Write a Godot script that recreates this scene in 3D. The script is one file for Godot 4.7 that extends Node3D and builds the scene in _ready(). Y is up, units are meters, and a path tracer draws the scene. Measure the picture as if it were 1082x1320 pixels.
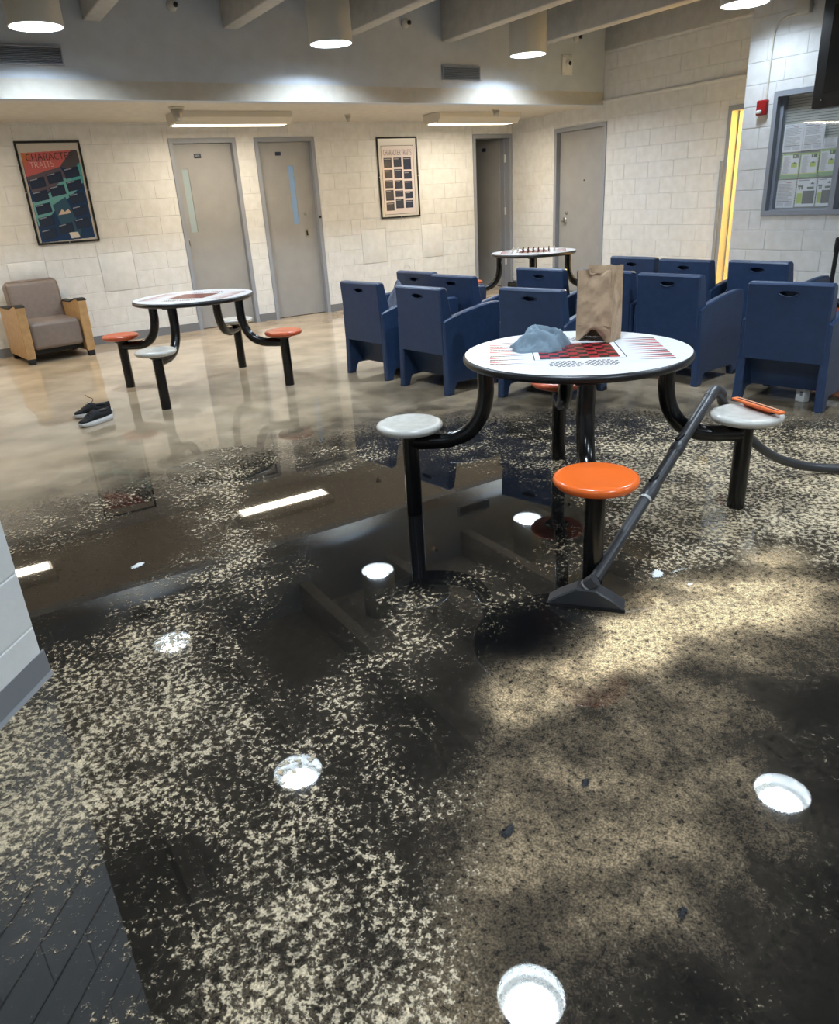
extends Node3D
# A flooded dayroom: dark water with floating scum on the floor, game tables with stools, rows of blue moulded chairs.
# x runs along the far wall, y is up, -z points to the far wall; metres.

const FAR_Z := -9.83        # face of the far wall
const RIGHT_X := 8.01       # face of the right wall
const NEAR_X := 7.15        # face of the nearer right wall
const SOFFIT_Z := -7.95
const LOW_Y := 2.41         # low ceiling of the alcove
const HIGH_Y := 3.40        # deck above the beams

# scum and sediment on the floor, in tenths, on plain grids in metres: first row at the smallest z
const NEAR_FLAKES := [
	[4, 3, 2, 1, 1, 1, 2, 3, 3, 4, 5, 4, 2, 1, 0, 0, 0, 0, 0, 0, 0, 0, 0, 1, 2],
	[5, 4, 3, 2, 2, 2, 4, 4, 4, 4, 4, 3, 2, 1, 0, 0, 0, 0, 0, 0, 0, 0, 0, 1, 2],
	[7, 6, 5, 4, 3, 3, 5, 5, 4, 4, 3, 3, 2, 1, 0, 0, 0, 0, 0, 0, 0, 0, 1, 1, 2],
	[7, 7, 6, 5, 4, 4, 6, 6, 4, 3, 2, 1, 1, 0, 0, 0, 0, 0, 0, 0, 0, 1, 1, 1, 3],
	[7, 7, 7, 6, 5, 5, 6, 6, 4, 2, 1, 1, 1, 1, 0, 0, 0, 1, 1, 1, 1, 1, 1, 3, 4],
	[7, 7, 7, 7, 6, 6, 6, 5, 4, 2, 0, 0, 1, 2, 2, 1, 1, 2, 1, 2, 2, 1, 2, 4, 5],
	[8, 7, 7, 7, 6, 6, 6, 5, 4, 1, 0, 1, 1, 3, 4, 3, 2, 3, 2, 2, 3, 3, 3, 5, 6],
	[8, 8, 7, 7, 6, 6, 6, 6, 4, 1, 1, 2, 3, 4, 4, 3, 3, 3, 2, 2, 3, 4, 4, 5, 6],
	[6, 7, 8, 7, 7, 5, 5, 6, 4, 2, 3, 3, 4, 5, 3, 2, 2, 2, 2, 2, 3, 3, 4, 5, 6],
	[5, 6, 7, 7, 6, 5, 5, 5, 4, 3, 4, 3, 3, 3, 1, 1, 0, 1, 2, 2, 2, 3, 5, 6, 6],
	[4, 5, 5, 5, 4, 4, 4, 4, 4, 3, 3, 2, 2, 1, 1, 0, 0, 2, 2, 1, 1, 2, 3, 5, 6],
	[2, 3, 4, 3, 3, 3, 4, 4, 4, 3, 3, 2, 1, 1, 1, 1, 1, 1, 1, 0, 0, 0, 1, 1, 2],
	[1, 1, 2, 2, 2, 3, 4, 4, 4, 3, 2, 2, 1, 1, 1, 1, 1, 1, 0, 0, 0, 0, 0, 1, 1],
	[1, 1, 1, 1, 3, 4, 5, 5, 4, 4, 3, 2, 1, 1, 1, 2, 1, 1, 1, 1, 1, 1, 1, 1, 1],
	[1, 1, 1, 2, 4, 5, 6, 5, 4, 3, 3, 2, 1, 1, 1, 1, 1, 1, 1, 1, 1, 1, 1, 1, 1],
	[1, 1, 1, 2, 5, 6, 6, 5, 4, 3, 2, 1, 1, 1, 1, 1, 1, 1, 1, 1, 1, 1, 1, 1, 1],
	[1, 1, 1, 3, 5, 6, 6, 6, 4, 2, 1, 1, 1, 1, 1, 1, 1, 1, 1, 1, 1, 1, 1, 1, 1],
	[1, 1, 1, 3, 6, 6, 6, 6, 3, 1, 1, 1, 1, 1, 1, 1, 1, 1, 1, 1, 1, 1, 1, 1, 1],
	[1, 1, 1, 4, 6, 6, 6, 4, 1, 1, 1, 1, 1, 1, 1, 1, 1, 1, 1, 1, 1, 1, 1, 1, 1],
	[1, 1, 1, 5, 6, 6, 5, 2, 1, 1, 1, 1, 1, 1, 1, 1, 1, 1, 1, 1, 1, 1, 1, 1, 1],
	[1, 1, 2, 6, 6, 6, 2, 1, 1, 1, 1, 1, 1, 1, 1, 1, 1, 1, 1, 1, 1, 1, 1, 1, 1],
	[1, 1, 3, 6, 6, 3, 1, 1, 1, 1, 1, 1, 1, 1, 1, 1, 1, 1, 1, 1, 1, 1, 1, 1, 1],
	[1, 1, 3, 6, 6, 3, 1, 1, 1, 1, 1, 1, 1, 1, 1, 1, 1, 1, 1, 1, 1, 1, 1, 1, 1],
	[1, 1, 3, 6, 6, 3, 1, 1, 1, 1, 1, 1, 1, 1, 1, 1, 1, 1, 1, 1, 1, 1, 1, 1, 1],
	[1, 1, 3, 6, 6, 3, 1, 1, 1, 1, 1, 1, 1, 1, 1, 1, 1, 1, 1, 1, 1, 1, 1, 1, 1],
]
const NEAR_SEDIMENT := [
	[0, 0, 0, 0, 0, 0, 0, 0, 0, 0, 0, 0, 0, 0, 0, 0, 0, 0, 0, 0, 0, 0, 0, 0, 0],
	[0, 0, 0, 0, 0, 0, 0, 0, 0, 0, 0, 0, 0, 0, 0, 0, 0, 0, 0, 0, 0, 0, 0, 0, 0],
	[0, 0, 0, 0, 0, 0, 0, 0, 0, 0, 0, 0, 0, 0, 0, 0, 0, 0, 0, 0, 0, 0, 0, 0, 0],
	[0, 0, 0, 0, 0, 0, 0, 0, 0, 0, 0, 0, 0, 0, 0, 0, 0, 0, 0, 0, 0, 0, 0, 0, 0],
	[0, 0, 0, 0, 0, 0, 0, 0, 0, 0, 0, 0, 0, 0, 0, 0, 0, 0, 0, 0, 0, 0, 0, 0, 0],
	[0, 0, 0, 0, 0, 0, 0, 0, 0, 0, 0, 0, 0, 0, 0, 0, 0, 0, 0, 0, 0, 0, 0, 0, 0],
	[0, 0, 0, 0, 0, 0, 0, 0, 0, 0, 0, 0, 0, 0, 0, 0, 0, 0, 0, 0, 0, 0, 0, 0, 0],
	[0, 0, 0, 0, 0, 0, 0, 0, 0, 0, 0, 0, 0, 0, 0, 0, 0, 0, 0, 0, 0, 0, 0, 0, 0],
	[0, 0, 0, 0, 0, 0, 0, 0, 0, 0, 0, 0, 0, 0, 0, 0, 0, 0, 0, 0, 0, 0, 0, 0, 0],
	[0, 0, 0, 0, 0, 0, 0, 0, 0, 0, 0, 0, 0, 0, 0, 0, 0, 0, 0, 1, 1, 1, 0, 0, 0],
	[0, 0, 0, 0, 0, 0, 0, 0, 0, 0, 0, 0, 0, 0, 2, 1, 1, 1, 3, 6, 6, 5, 4, 2, 1],
	[0, 0, 0, 0, 0, 0, 0, 0, 0, 0, 0, 0, 1, 5, 7, 6, 6, 8, 12, 12, 11, 11, 10, 8, 7],
	[0, 0, 0, 0, 0, 0, 0, 0, 0, 0, 0, 1, 2, 7, 8, 8, 8, 12, 12, 12, 12, 12, 11, 10, 9],
	[0, 0, 0, 0, 0, 0, 0, 0, 0, 0, 1, 2, 4, 4, 3, 3, 4, 5, 5, 6, 7, 8, 9, 9, 6],
	[0, 0, 0, 0, 0, 0, 0, 0, 0, 1, 2, 4, 5, 4, 4, 4, 4, 4, 3, 4, 6, 5, 5, 5, 5],
	[0, 0, 0, 0, 0, 0, 0, 0, 0, 2, 4, 5, 5, 5, 4, 4, 4, 4, 3, 2, 3, 3, 4, 5, 5],
	[0, 0, 0, 0, 0, 0, 0, 0, 1, 4, 5, 5, 5, 5, 5, 4, 4, 3, 2, 1, 1, 2, 3, 4, 4],
	[0, 0, 0, 0, 0, 0, 0, 1, 3, 4, 4, 5, 5, 5, 4, 4, 3, 2, 1, 1, 1, 1, 1, 2, 3],
	[0, 0, 0, 0, 0, 0, 0, 2, 4, 3, 2, 3, 4, 3, 3, 3, 2, 1, 1, 1, 1, 1, 1, 1, 2],
	[0, 0, 0, 0, 0, 0, 2, 4, 3, 1, 1, 1, 2, 2, 1, 1, 2, 2, 1, 1, 1, 1, 1, 1, 1],
	[0, 0, 0, 0, 0, 1, 3, 3, 1, 1, 1, 1, 1, 1, 1, 1, 1, 2, 2, 2, 1, 1, 1, 1, 1],
	[0, 0, 0, 0, 0, 3, 3, 1, 1, 1, 1, 1, 1, 1, 1, 1, 1, 1, 1, 2, 2, 1, 1, 1, 1],
	[0, 0, 0, 0, 0, 3, 3, 1, 1, 1, 1, 1, 1, 1, 1, 1, 1, 1, 1, 2, 2, 2, 1, 1, 1],
	[0, 0, 0, 0, 0, 3, 3, 1, 1, 1, 1, 1, 1, 1, 1, 1, 1, 1, 1, 2, 2, 2, 1, 1, 1],
	[0, 0, 0, 0, 0, 3, 3, 1, 1, 1, 1, 1, 1, 1, 1, 1, 1, 1, 1, 2, 2, 2, 1, 1, 1],
]
const FAR_FLAKES := [
	[0, 0, 0, 0, 0, 0, 0, 0, 0, 0, 0, 0, 0, 0, 0, 0, 0, 0, 0, 0, 0, 0, 0, 0, 0, 0, 0, 0, 0, 0, 0, 0, 0, 0, 0, 0, 0],
	[0, 0, 0, 0, 0, 0, 0, 0, 0, 0, 0, 0, 0, 0, 0, 0, 0, 0, 0, 0, 0, 0, 0, 0, 0, 0, 0, 0, 0, 0, 0, 0, 0, 0, 0, 0, 0],
	[0, 0, 0, 0, 0, 0, 0, 0, 0, 0, 0, 0, 0, 0, 0, 0, 0, 0, 0, 0, 0, 0, 0, 0, 0, 0, 0, 0, 0, 0, 0, 0, 0, 0, 0, 0, 0],
	[1, 0, 0, 0, 0, 0, 0, 0, 0, 0, 0, 0, 0, 0, 0, 0, 0, 0, 0, 0, 0, 0, 0, 0, 0, 0, 0, 0, 0, 0, 0, 0, 0, 0, 0, 0, 0],
	[2, 1, 0, 0, 0, 0, 0, 0, 0, 0, 0, 0, 0, 0, 0, 0, 0, 0, 0, 0, 0, 0, 0, 0, 0, 0, 0, 0, 0, 0, 0, 0, 0, 0, 0, 0, 0],
	[3, 2, 1, 0, 0, 0, 0, 0, 0, 0, 0, 0, 0, 0, 0, 0, 0, 0, 0, 0, 0, 0, 0, 0, 0, 0, 0, 0, 0, 0, 0, 0, 0, 0, 0, 0, 0],
	[4, 3, 2, 1, 1, 0, 0, 0, 0, 0, 0, 0, 0, 1, 0, 0, 0, 0, 0, 0, 0, 0, 0, 0, 0, 0, 0, 0, 0, 0, 0, 0, 0, 0, 0, 0, 0],
	[4, 4, 4, 3, 2, 1, 0, 0, 0, 0, 0, 0, 1, 1, 1, 1, 1, 1, 0, 0, 0, 0, 0, 0, 0, 0, 0, 0, 0, 0, 0, 0, 0, 0, 0, 0, 0],
	[3, 4, 4, 4, 3, 2, 1, 0, 0, 1, 0, 1, 1, 2, 2, 1, 1, 1, 1, 0, 0, 0, 0, 0, 0, 0, 0, 0, 0, 0, 0, 0, 0, 0, 0, 0, 0],
	[2, 3, 4, 4, 4, 3, 2, 1, 1, 1, 1, 1, 2, 3, 3, 2, 2, 1, 1, 1, 0, 0, 0, 0, 0, 0, 0, 0, 0, 0, 0, 0, 0, 0, 0, 0, 0],
	[1, 2, 3, 4, 4, 4, 3, 2, 2, 2, 2, 2, 4, 4, 3, 3, 2, 2, 1, 1, 1, 1, 0, 0, 0, 0, 0, 0, 0, 0, 0, 0, 0, 0, 0, 0, 0],
	[1, 1, 2, 3, 4, 4, 4, 3, 4, 4, 3, 3, 5, 4, 3, 3, 3, 2, 2, 2, 2, 1, 1, 0, 0, 0, 0, 0, 0, 0, 0, 0, 0, 0, 0, 0, 0],
	[1, 1, 1, 2, 2, 3, 4, 4, 4, 4, 2, 4, 6, 4, 2, 3, 3, 3, 3, 2, 2, 2, 1, 1, 0, 0, 0, 0, 0, 0, 0, 0, 0, 0, 0, 0, 0],
	[2, 2, 1, 1, 1, 2, 3, 4, 3, 3, 1, 3, 5, 2, 1, 3, 4, 3, 3, 3, 2, 2, 2, 2, 1, 0, 0, 0, 0, 0, 0, 0, 0, 0, 0, 0, 0],
	[5, 3, 2, 1, 1, 1, 2, 3, 2, 2, 1, 4, 4, 1, 0, 1, 2, 2, 2, 3, 3, 3, 3, 3, 2, 1, 0, 0, 0, 0, 0, 0, 0, 0, 0, 0, 0],
	[7, 5, 3, 2, 1, 1, 1, 2, 1, 1, 1, 4, 3, 0, 0, 0, 1, 1, 2, 3, 3, 3, 3, 4, 3, 2, 1, 0, 0, 0, 0, 0, 0, 0, 0, 0, 0],
	[7, 7, 6, 4, 2, 1, 1, 1, 1, 0, 2, 5, 3, 1, 0, 0, 0, 0, 2, 3, 4, 4, 4, 4, 4, 4, 3, 1, 0, 0, 0, 0, 0, 0, 0, 0, 0],
	[7, 7, 7, 6, 5, 3, 2, 1, 1, 2, 3, 5, 2, 1, 0, 0, 0, 0, 1, 2, 4, 5, 5, 6, 5, 5, 4, 3, 1, 0, 0, 0, 0, 0, 0, 0, 0],
	[8, 8, 7, 7, 7, 5, 3, 2, 3, 5, 4, 4, 2, 0, 0, 0, 0, 0, 0, 1, 4, 6, 7, 7, 6, 6, 5, 4, 3, 1, 0, 0, 0, 0, 0, 0, 0],
	[6, 7, 8, 7, 7, 7, 6, 4, 5, 6, 3, 2, 1, 0, 0, 0, 0, 0, 1, 2, 5, 7, 7, 7, 7, 7, 6, 5, 4, 3, 1, 0, 0, 0, 0, 0, 0],
	[3, 5, 7, 8, 7, 7, 7, 6, 6, 6, 2, 0, 1, 1, 0, 1, 1, 1, 2, 4, 7, 7, 7, 8, 7, 7, 7, 6, 5, 4, 3, 1, 0, 0, 0, 0, 0],
	[1, 2, 4, 6, 7, 8, 7, 6, 6, 5, 2, 1, 2, 4, 3, 3, 2, 3, 4, 6, 7, 7, 7, 7, 7, 7, 7, 7, 6, 5, 4, 3, 1, 0, 0, 0, 0],
	[1, 1, 1, 4, 5, 7, 8, 7, 5, 6, 2, 3, 4, 4, 2, 2, 2, 3, 4, 6, 7, 7, 7, 7, 8, 8, 8, 7, 7, 6, 5, 4, 3, 1, 0, 0, 0],
	[1, 1, 1, 1, 2, 5, 6, 5, 4, 4, 4, 4, 2, 1, 0, 1, 2, 2, 4, 6, 7, 8, 8, 8, 8, 8, 8, 8, 7, 7, 6, 5, 4, 3, 2, 0, 0],
	[1, 1, 1, 1, 1, 2, 4, 3, 3, 4, 3, 2, 1, 1, 1, 1, 0, 0, 1, 1, 3, 7, 8, 8, 8, 8, 8, 8, 8, 7, 7, 6, 5, 4, 3, 2, 0],
	[1, 1, 1, 1, 1, 1, 1, 3, 4, 5, 4, 3, 1, 1, 3, 1, 1, 1, 1, 1, 4, 6, 7, 8, 8, 8, 8, 8, 8, 8, 8, 7, 6, 5, 4, 3, 2],
	[1, 1, 1, 1, 1, 1, 1, 4, 6, 5, 3, 2, 1, 1, 1, 1, 1, 1, 1, 1, 1, 3, 6, 7, 8, 8, 8, 8, 8, 8, 8, 8, 7, 6, 5, 4, 3],
	[1, 1, 1, 1, 1, 1, 1, 5, 6, 6, 3, 1, 1, 1, 1, 1, 1, 1, 1, 1, 1, 1, 2, 5, 7, 8, 8, 8, 8, 8, 8, 8, 8, 7, 6, 5, 4],
	[1, 1, 1, 1, 1, 1, 1, 6, 6, 4, 1, 1, 1, 1, 1, 1, 1, 1, 1, 1, 1, 1, 1, 2, 5, 7, 7, 8, 8, 8, 8, 8, 8, 8, 7, 6, 5],
	[1, 1, 1, 1, 1, 1, 1, 6, 6, 1, 1, 1, 1, 1, 1, 1, 1, 1, 1, 1, 1, 1, 1, 1, 1, 4, 7, 7, 8, 8, 8, 8, 8, 8, 8, 7, 7],
	[6, 6, 1, 1, 1, 1, 3, 6, 1, 1, 1, 1, 1, 1, 1, 1, 1, 1, 1, 1, 1, 1, 1, 1, 1, 1, 3, 6, 7, 8, 8, 8, 8, 8, 8, 8, 7],
	[6, 6, 1, 1, 1, 1, 3, 6, 1, 1, 1, 1, 1, 1, 1, 1, 1, 1, 1, 1, 1, 1, 1, 1, 1, 1, 3, 6, 7, 8, 8, 8, 8, 8, 8, 8, 7],
	[6, 6, 1, 1, 1, 1, 3, 6, 1, 1, 1, 1, 1, 1, 1, 1, 1, 1, 1, 1, 1, 1, 1, 1, 1, 1, 3, 6, 7, 8, 8, 8, 8, 8, 8, 8, 7],
	[6, 6, 1, 1, 1, 1, 3, 6, 1, 1, 1, 1, 1, 1, 1, 1, 1, 1, 1, 1, 1, 1, 1, 1, 1, 1, 3, 6, 7, 8, 8, 8, 8, 8, 8, 8, 7],
	[6, 6, 1, 1, 1, 1, 3, 6, 1, 1, 1, 1, 1, 1, 1, 1, 1, 1, 1, 1, 1, 1, 1, 1, 1, 1, 3, 6, 7, 8, 8, 8, 8, 8, 8, 8, 7],
	[6, 6, 1, 1, 1, 1, 3, 6, 1, 1, 1, 1, 1, 1, 1, 1, 1, 1, 1, 1, 1, 1, 1, 1, 1, 1, 3, 6, 7, 8, 8, 8, 8, 8, 8, 8, 7],
	[6, 6, 1, 1, 1, 1, 3, 6, 1, 1, 1, 1, 1, 1, 1, 1, 1, 1, 1, 1, 1, 1, 1, 1, 1, 1, 3, 6, 7, 8, 8, 8, 8, 8, 8, 8, 7],
]
const FAR_SEDIMENT := [
	[0, 0, 0, 0, 0, 0, 0, 0, 0, 0, 0, 0, 0, 0, 0, 0, 0, 0, 0, 0, 0, 0, 0, 0, 0, 0, 0, 0, 0, 0, 0, 0, 0, 0, 0, 0, 0],
	[0, 0, 0, 0, 0, 0, 0, 0, 0, 0, 0, 0, 0, 0, 0, 0, 0, 0, 0, 0, 0, 0, 0, 0, 0, 0, 0, 0, 0, 0, 0, 0, 0, 0, 0, 0, 0],
	[0, 0, 0, 0, 0, 0, 0, 0, 0, 0, 0, 0, 0, 0, 0, 0, 0, 0, 0, 0, 0, 0, 0, 0, 0, 0, 0, 0, 0, 0, 0, 0, 0, 0, 0, 0, 0],
	[0, 0, 0, 0, 0, 0, 0, 0, 0, 0, 0, 0, 0, 0, 0, 0, 0, 0, 0, 0, 0, 0, 0, 0, 0, 0, 0, 0, 0, 0, 0, 0, 0, 0, 0, 0, 0],
	[0, 0, 0, 0, 0, 0, 0, 0, 0, 0, 0, 0, 0, 0, 0, 0, 0, 0, 0, 0, 0, 0, 0, 0, 0, 0, 0, 0, 0, 0, 0, 0, 0, 0, 0, 0, 0],
	[0, 0, 0, 0, 0, 0, 0, 0, 0, 0, 0, 0, 0, 0, 0, 0, 0, 0, 0, 0, 0, 0, 0, 0, 0, 0, 0, 0, 0, 0, 0, 0, 0, 0, 0, 0, 0],
	[0, 0, 0, 0, 0, 0, 0, 0, 0, 0, 0, 0, 0, 0, 0, 0, 0, 0, 0, 0, 0, 0, 0, 0, 0, 0, 0, 0, 0, 0, 0, 0, 0, 0, 0, 0, 0],
	[0, 0, 0, 0, 0, 0, 0, 0, 0, 0, 0, 0, 0, 0, 0, 0, 0, 0, 0, 0, 0, 0, 0, 0, 0, 0, 0, 0, 0, 0, 0, 0, 0, 0, 0, 0, 0],
	[0, 0, 0, 0, 0, 0, 0, 0, 0, 0, 0, 0, 0, 0, 0, 0, 0, 0, 0, 0, 0, 0, 0, 0, 0, 0, 0, 0, 0, 0, 0, 0, 0, 0, 0, 0, 0],
	[0, 0, 0, 0, 0, 0, 0, 0, 0, 0, 0, 0, 0, 0, 0, 0, 0, 0, 0, 0, 0, 0, 0, 0, 0, 0, 0, 0, 0, 0, 0, 0, 0, 0, 0, 0, 0],
	[0, 0, 0, 0, 0, 0, 0, 0, 0, 0, 0, 0, 0, 0, 0, 0, 0, 0, 0, 0, 0, 0, 0, 0, 0, 0, 0, 0, 0, 0, 0, 0, 0, 0, 0, 0, 0],
	[0, 0, 0, 0, 0, 0, 0, 0, 0, 0, 0, 0, 0, 0, 0, 0, 0, 0, 0, 0, 0, 0, 0, 0, 0, 0, 0, 0, 0, 0, 0, 0, 0, 0, 0, 0, 0],
	[0, 0, 0, 0, 0, 0, 0, 0, 0, 0, 0, 0, 0, 0, 0, 0, 0, 0, 0, 0, 0, 0, 0, 0, 0, 0, 0, 0, 0, 0, 0, 0, 0, 0, 0, 0, 0],
	[0, 0, 0, 0, 0, 0, 0, 0, 0, 0, 0, 0, 0, 0, 0, 0, 0, 0, 0, 0, 0, 0, 0, 0, 0, 0, 0, 0, 0, 0, 0, 0, 0, 0, 0, 0, 0],
	[0, 0, 0, 0, 0, 0, 0, 0, 0, 0, 0, 0, 0, 0, 0, 0, 0, 0, 0, 0, 0, 0, 0, 0, 0, 0, 0, 0, 0, 0, 0, 0, 0, 0, 0, 0, 0],
	[0, 0, 0, 0, 0, 0, 0, 0, 0, 0, 0, 0, 0, 0, 0, 0, 0, 0, 0, 0, 0, 0, 0, 0, 0, 0, 0, 0, 0, 0, 0, 0, 0, 0, 0, 0, 0],
	[0, 0, 0, 0, 0, 0, 0, 0, 0, 0, 0, 0, 0, 0, 0, 0, 0, 0, 0, 0, 0, 0, 0, 0, 0, 0, 0, 0, 0, 0, 0, 0, 0, 0, 0, 0, 0],
	[0, 0, 0, 0, 0, 0, 0, 0, 0, 0, 0, 0, 0, 0, 0, 0, 0, 0, 0, 0, 0, 0, 0, 0, 0, 0, 0, 0, 0, 0, 0, 0, 0, 0, 0, 0, 0],
	[0, 0, 0, 0, 0, 0, 0, 0, 0, 0, 0, 0, 0, 0, 0, 0, 0, 0, 0, 0, 0, 0, 0, 0, 0, 0, 0, 0, 0, 0, 0, 0, 0, 0, 0, 0, 0],
	[0, 0, 0, 0, 0, 0, 0, 0, 0, 0, 0, 0, 0, 0, 0, 0, 0, 0, 0, 0, 0, 0, 0, 0, 0, 0, 0, 0, 0, 0, 0, 0, 0, 0, 0, 0, 0],
	[0, 0, 0, 0, 0, 0, 0, 0, 0, 0, 0, 0, 0, 0, 0, 0, 0, 0, 0, 0, 0, 0, 0, 0, 0, 0, 0, 0, 0, 0, 0, 0, 0, 0, 0, 0, 0],
	[0, 0, 0, 0, 0, 0, 0, 0, 0, 0, 0, 0, 0, 0, 0, 0, 0, 0, 0, 0, 0, 0, 0, 0, 0, 0, 0, 0, 0, 0, 0, 0, 0, 0, 0, 0, 0],
	[0, 0, 0, 0, 0, 0, 0, 0, 0, 0, 0, 0, 0, 0, 0, 0, 0, 0, 0, 0, 0, 0, 0, 0, 0, 0, 0, 0, 0, 0, 0, 0, 0, 0, 0, 0, 0],
	[0, 0, 0, 0, 0, 0, 0, 0, 0, 0, 0, 0, 0, 0, 0, 0, 1, 3, 1, 0, 0, 0, 0, 0, 0, 0, 0, 0, 0, 0, 0, 0, 0, 0, 0, 0, 0],
	[0, 0, 0, 0, 0, 0, 0, 0, 0, 0, 0, 0, 1, 7, 6, 9, 12, 11, 10, 8, 5, 0, 0, 0, 0, 0, 0, 0, 0, 0, 0, 0, 0, 0, 0, 0, 0],
	[0, 0, 0, 0, 0, 0, 0, 0, 0, 0, 0, 1, 3, 3, 3, 6, 6, 9, 9, 8, 2, 0, 0, 0, 0, 0, 0, 0, 0, 0, 0, 0, 0, 0, 0, 0, 0],
	[0, 0, 0, 0, 0, 0, 0, 0, 0, 0, 1, 4, 5, 4, 4, 4, 3, 4, 4, 5, 5, 3, 1, 0, 0, 0, 0, 0, 0, 0, 0, 0, 0, 0, 0, 0, 0],
	[0, 0, 0, 0, 0, 0, 0, 0, 0, 0, 3, 5, 5, 5, 4, 2, 1, 1, 2, 4, 5, 5, 4, 1, 0, 0, 0, 0, 0, 0, 0, 0, 0, 0, 0, 0, 0],
	[0, 0, 0, 0, 0, 0, 0, 0, 0, 2, 3, 2, 4, 3, 3, 1, 1, 1, 1, 2, 4, 5, 5, 4, 2, 0, 0, 0, 0, 0, 0, 0, 0, 0, 0, 0, 0],
	[0, 0, 0, 0, 0, 0, 0, 0, 1, 4, 1, 1, 1, 1, 1, 2, 2, 1, 1, 1, 1, 3, 4, 5, 5, 2, 0, 0, 0, 0, 0, 0, 0, 0, 0, 0, 0],
	[1, 1, 0, 0, 0, 0, 0, 0, 4, 1, 1, 1, 1, 1, 1, 1, 2, 2, 1, 1, 1, 1, 3, 4, 5, 5, 3, 1, 0, 0, 0, 0, 0, 0, 0, 0, 0],
	[1, 1, 0, 0, 0, 0, 0, 0, 4, 1, 1, 1, 1, 1, 1, 1, 2, 2, 1, 1, 1, 1, 3, 4, 5, 5, 3, 1, 0, 0, 0, 0, 0, 0, 0, 0, 0],
	[1, 1, 0, 0, 0, 0, 0, 0, 4, 1, 1, 1, 1, 1, 1, 1, 2, 2, 1, 1, 1, 1, 3, 4, 5, 5, 3, 1, 0, 0, 0, 0, 0, 0, 0, 0, 0],
	[1, 1, 0, 0, 0, 0, 0, 0, 4, 1, 1, 1, 1, 1, 1, 1, 2, 2, 1, 1, 1, 1, 3, 4, 5, 5, 3, 1, 0, 0, 0, 0, 0, 0, 0, 0, 0],
	[1, 1, 0, 0, 0, 0, 0, 0, 4, 1, 1, 1, 1, 1, 1, 1, 2, 2, 1, 1, 1, 1, 3, 4, 5, 5, 3, 1, 0, 0, 0, 0, 0, 0, 0, 0, 0],
	[1, 1, 0, 0, 0, 0, 0, 0, 4, 1, 1, 1, 1, 1, 1, 1, 2, 2, 1, 1, 1, 1, 3, 4, 5, 5, 3, 1, 0, 0, 0, 0, 0, 0, 0, 0, 0],
	[1, 1, 0, 0, 0, 0, 0, 0, 4, 1, 1, 1, 1, 1, 1, 1, 2, 2, 1, 1, 1, 1, 3, 4, 5, 5, 3, 1, 0, 0, 0, 0, 0, 0, 0, 0, 0],
]
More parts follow.
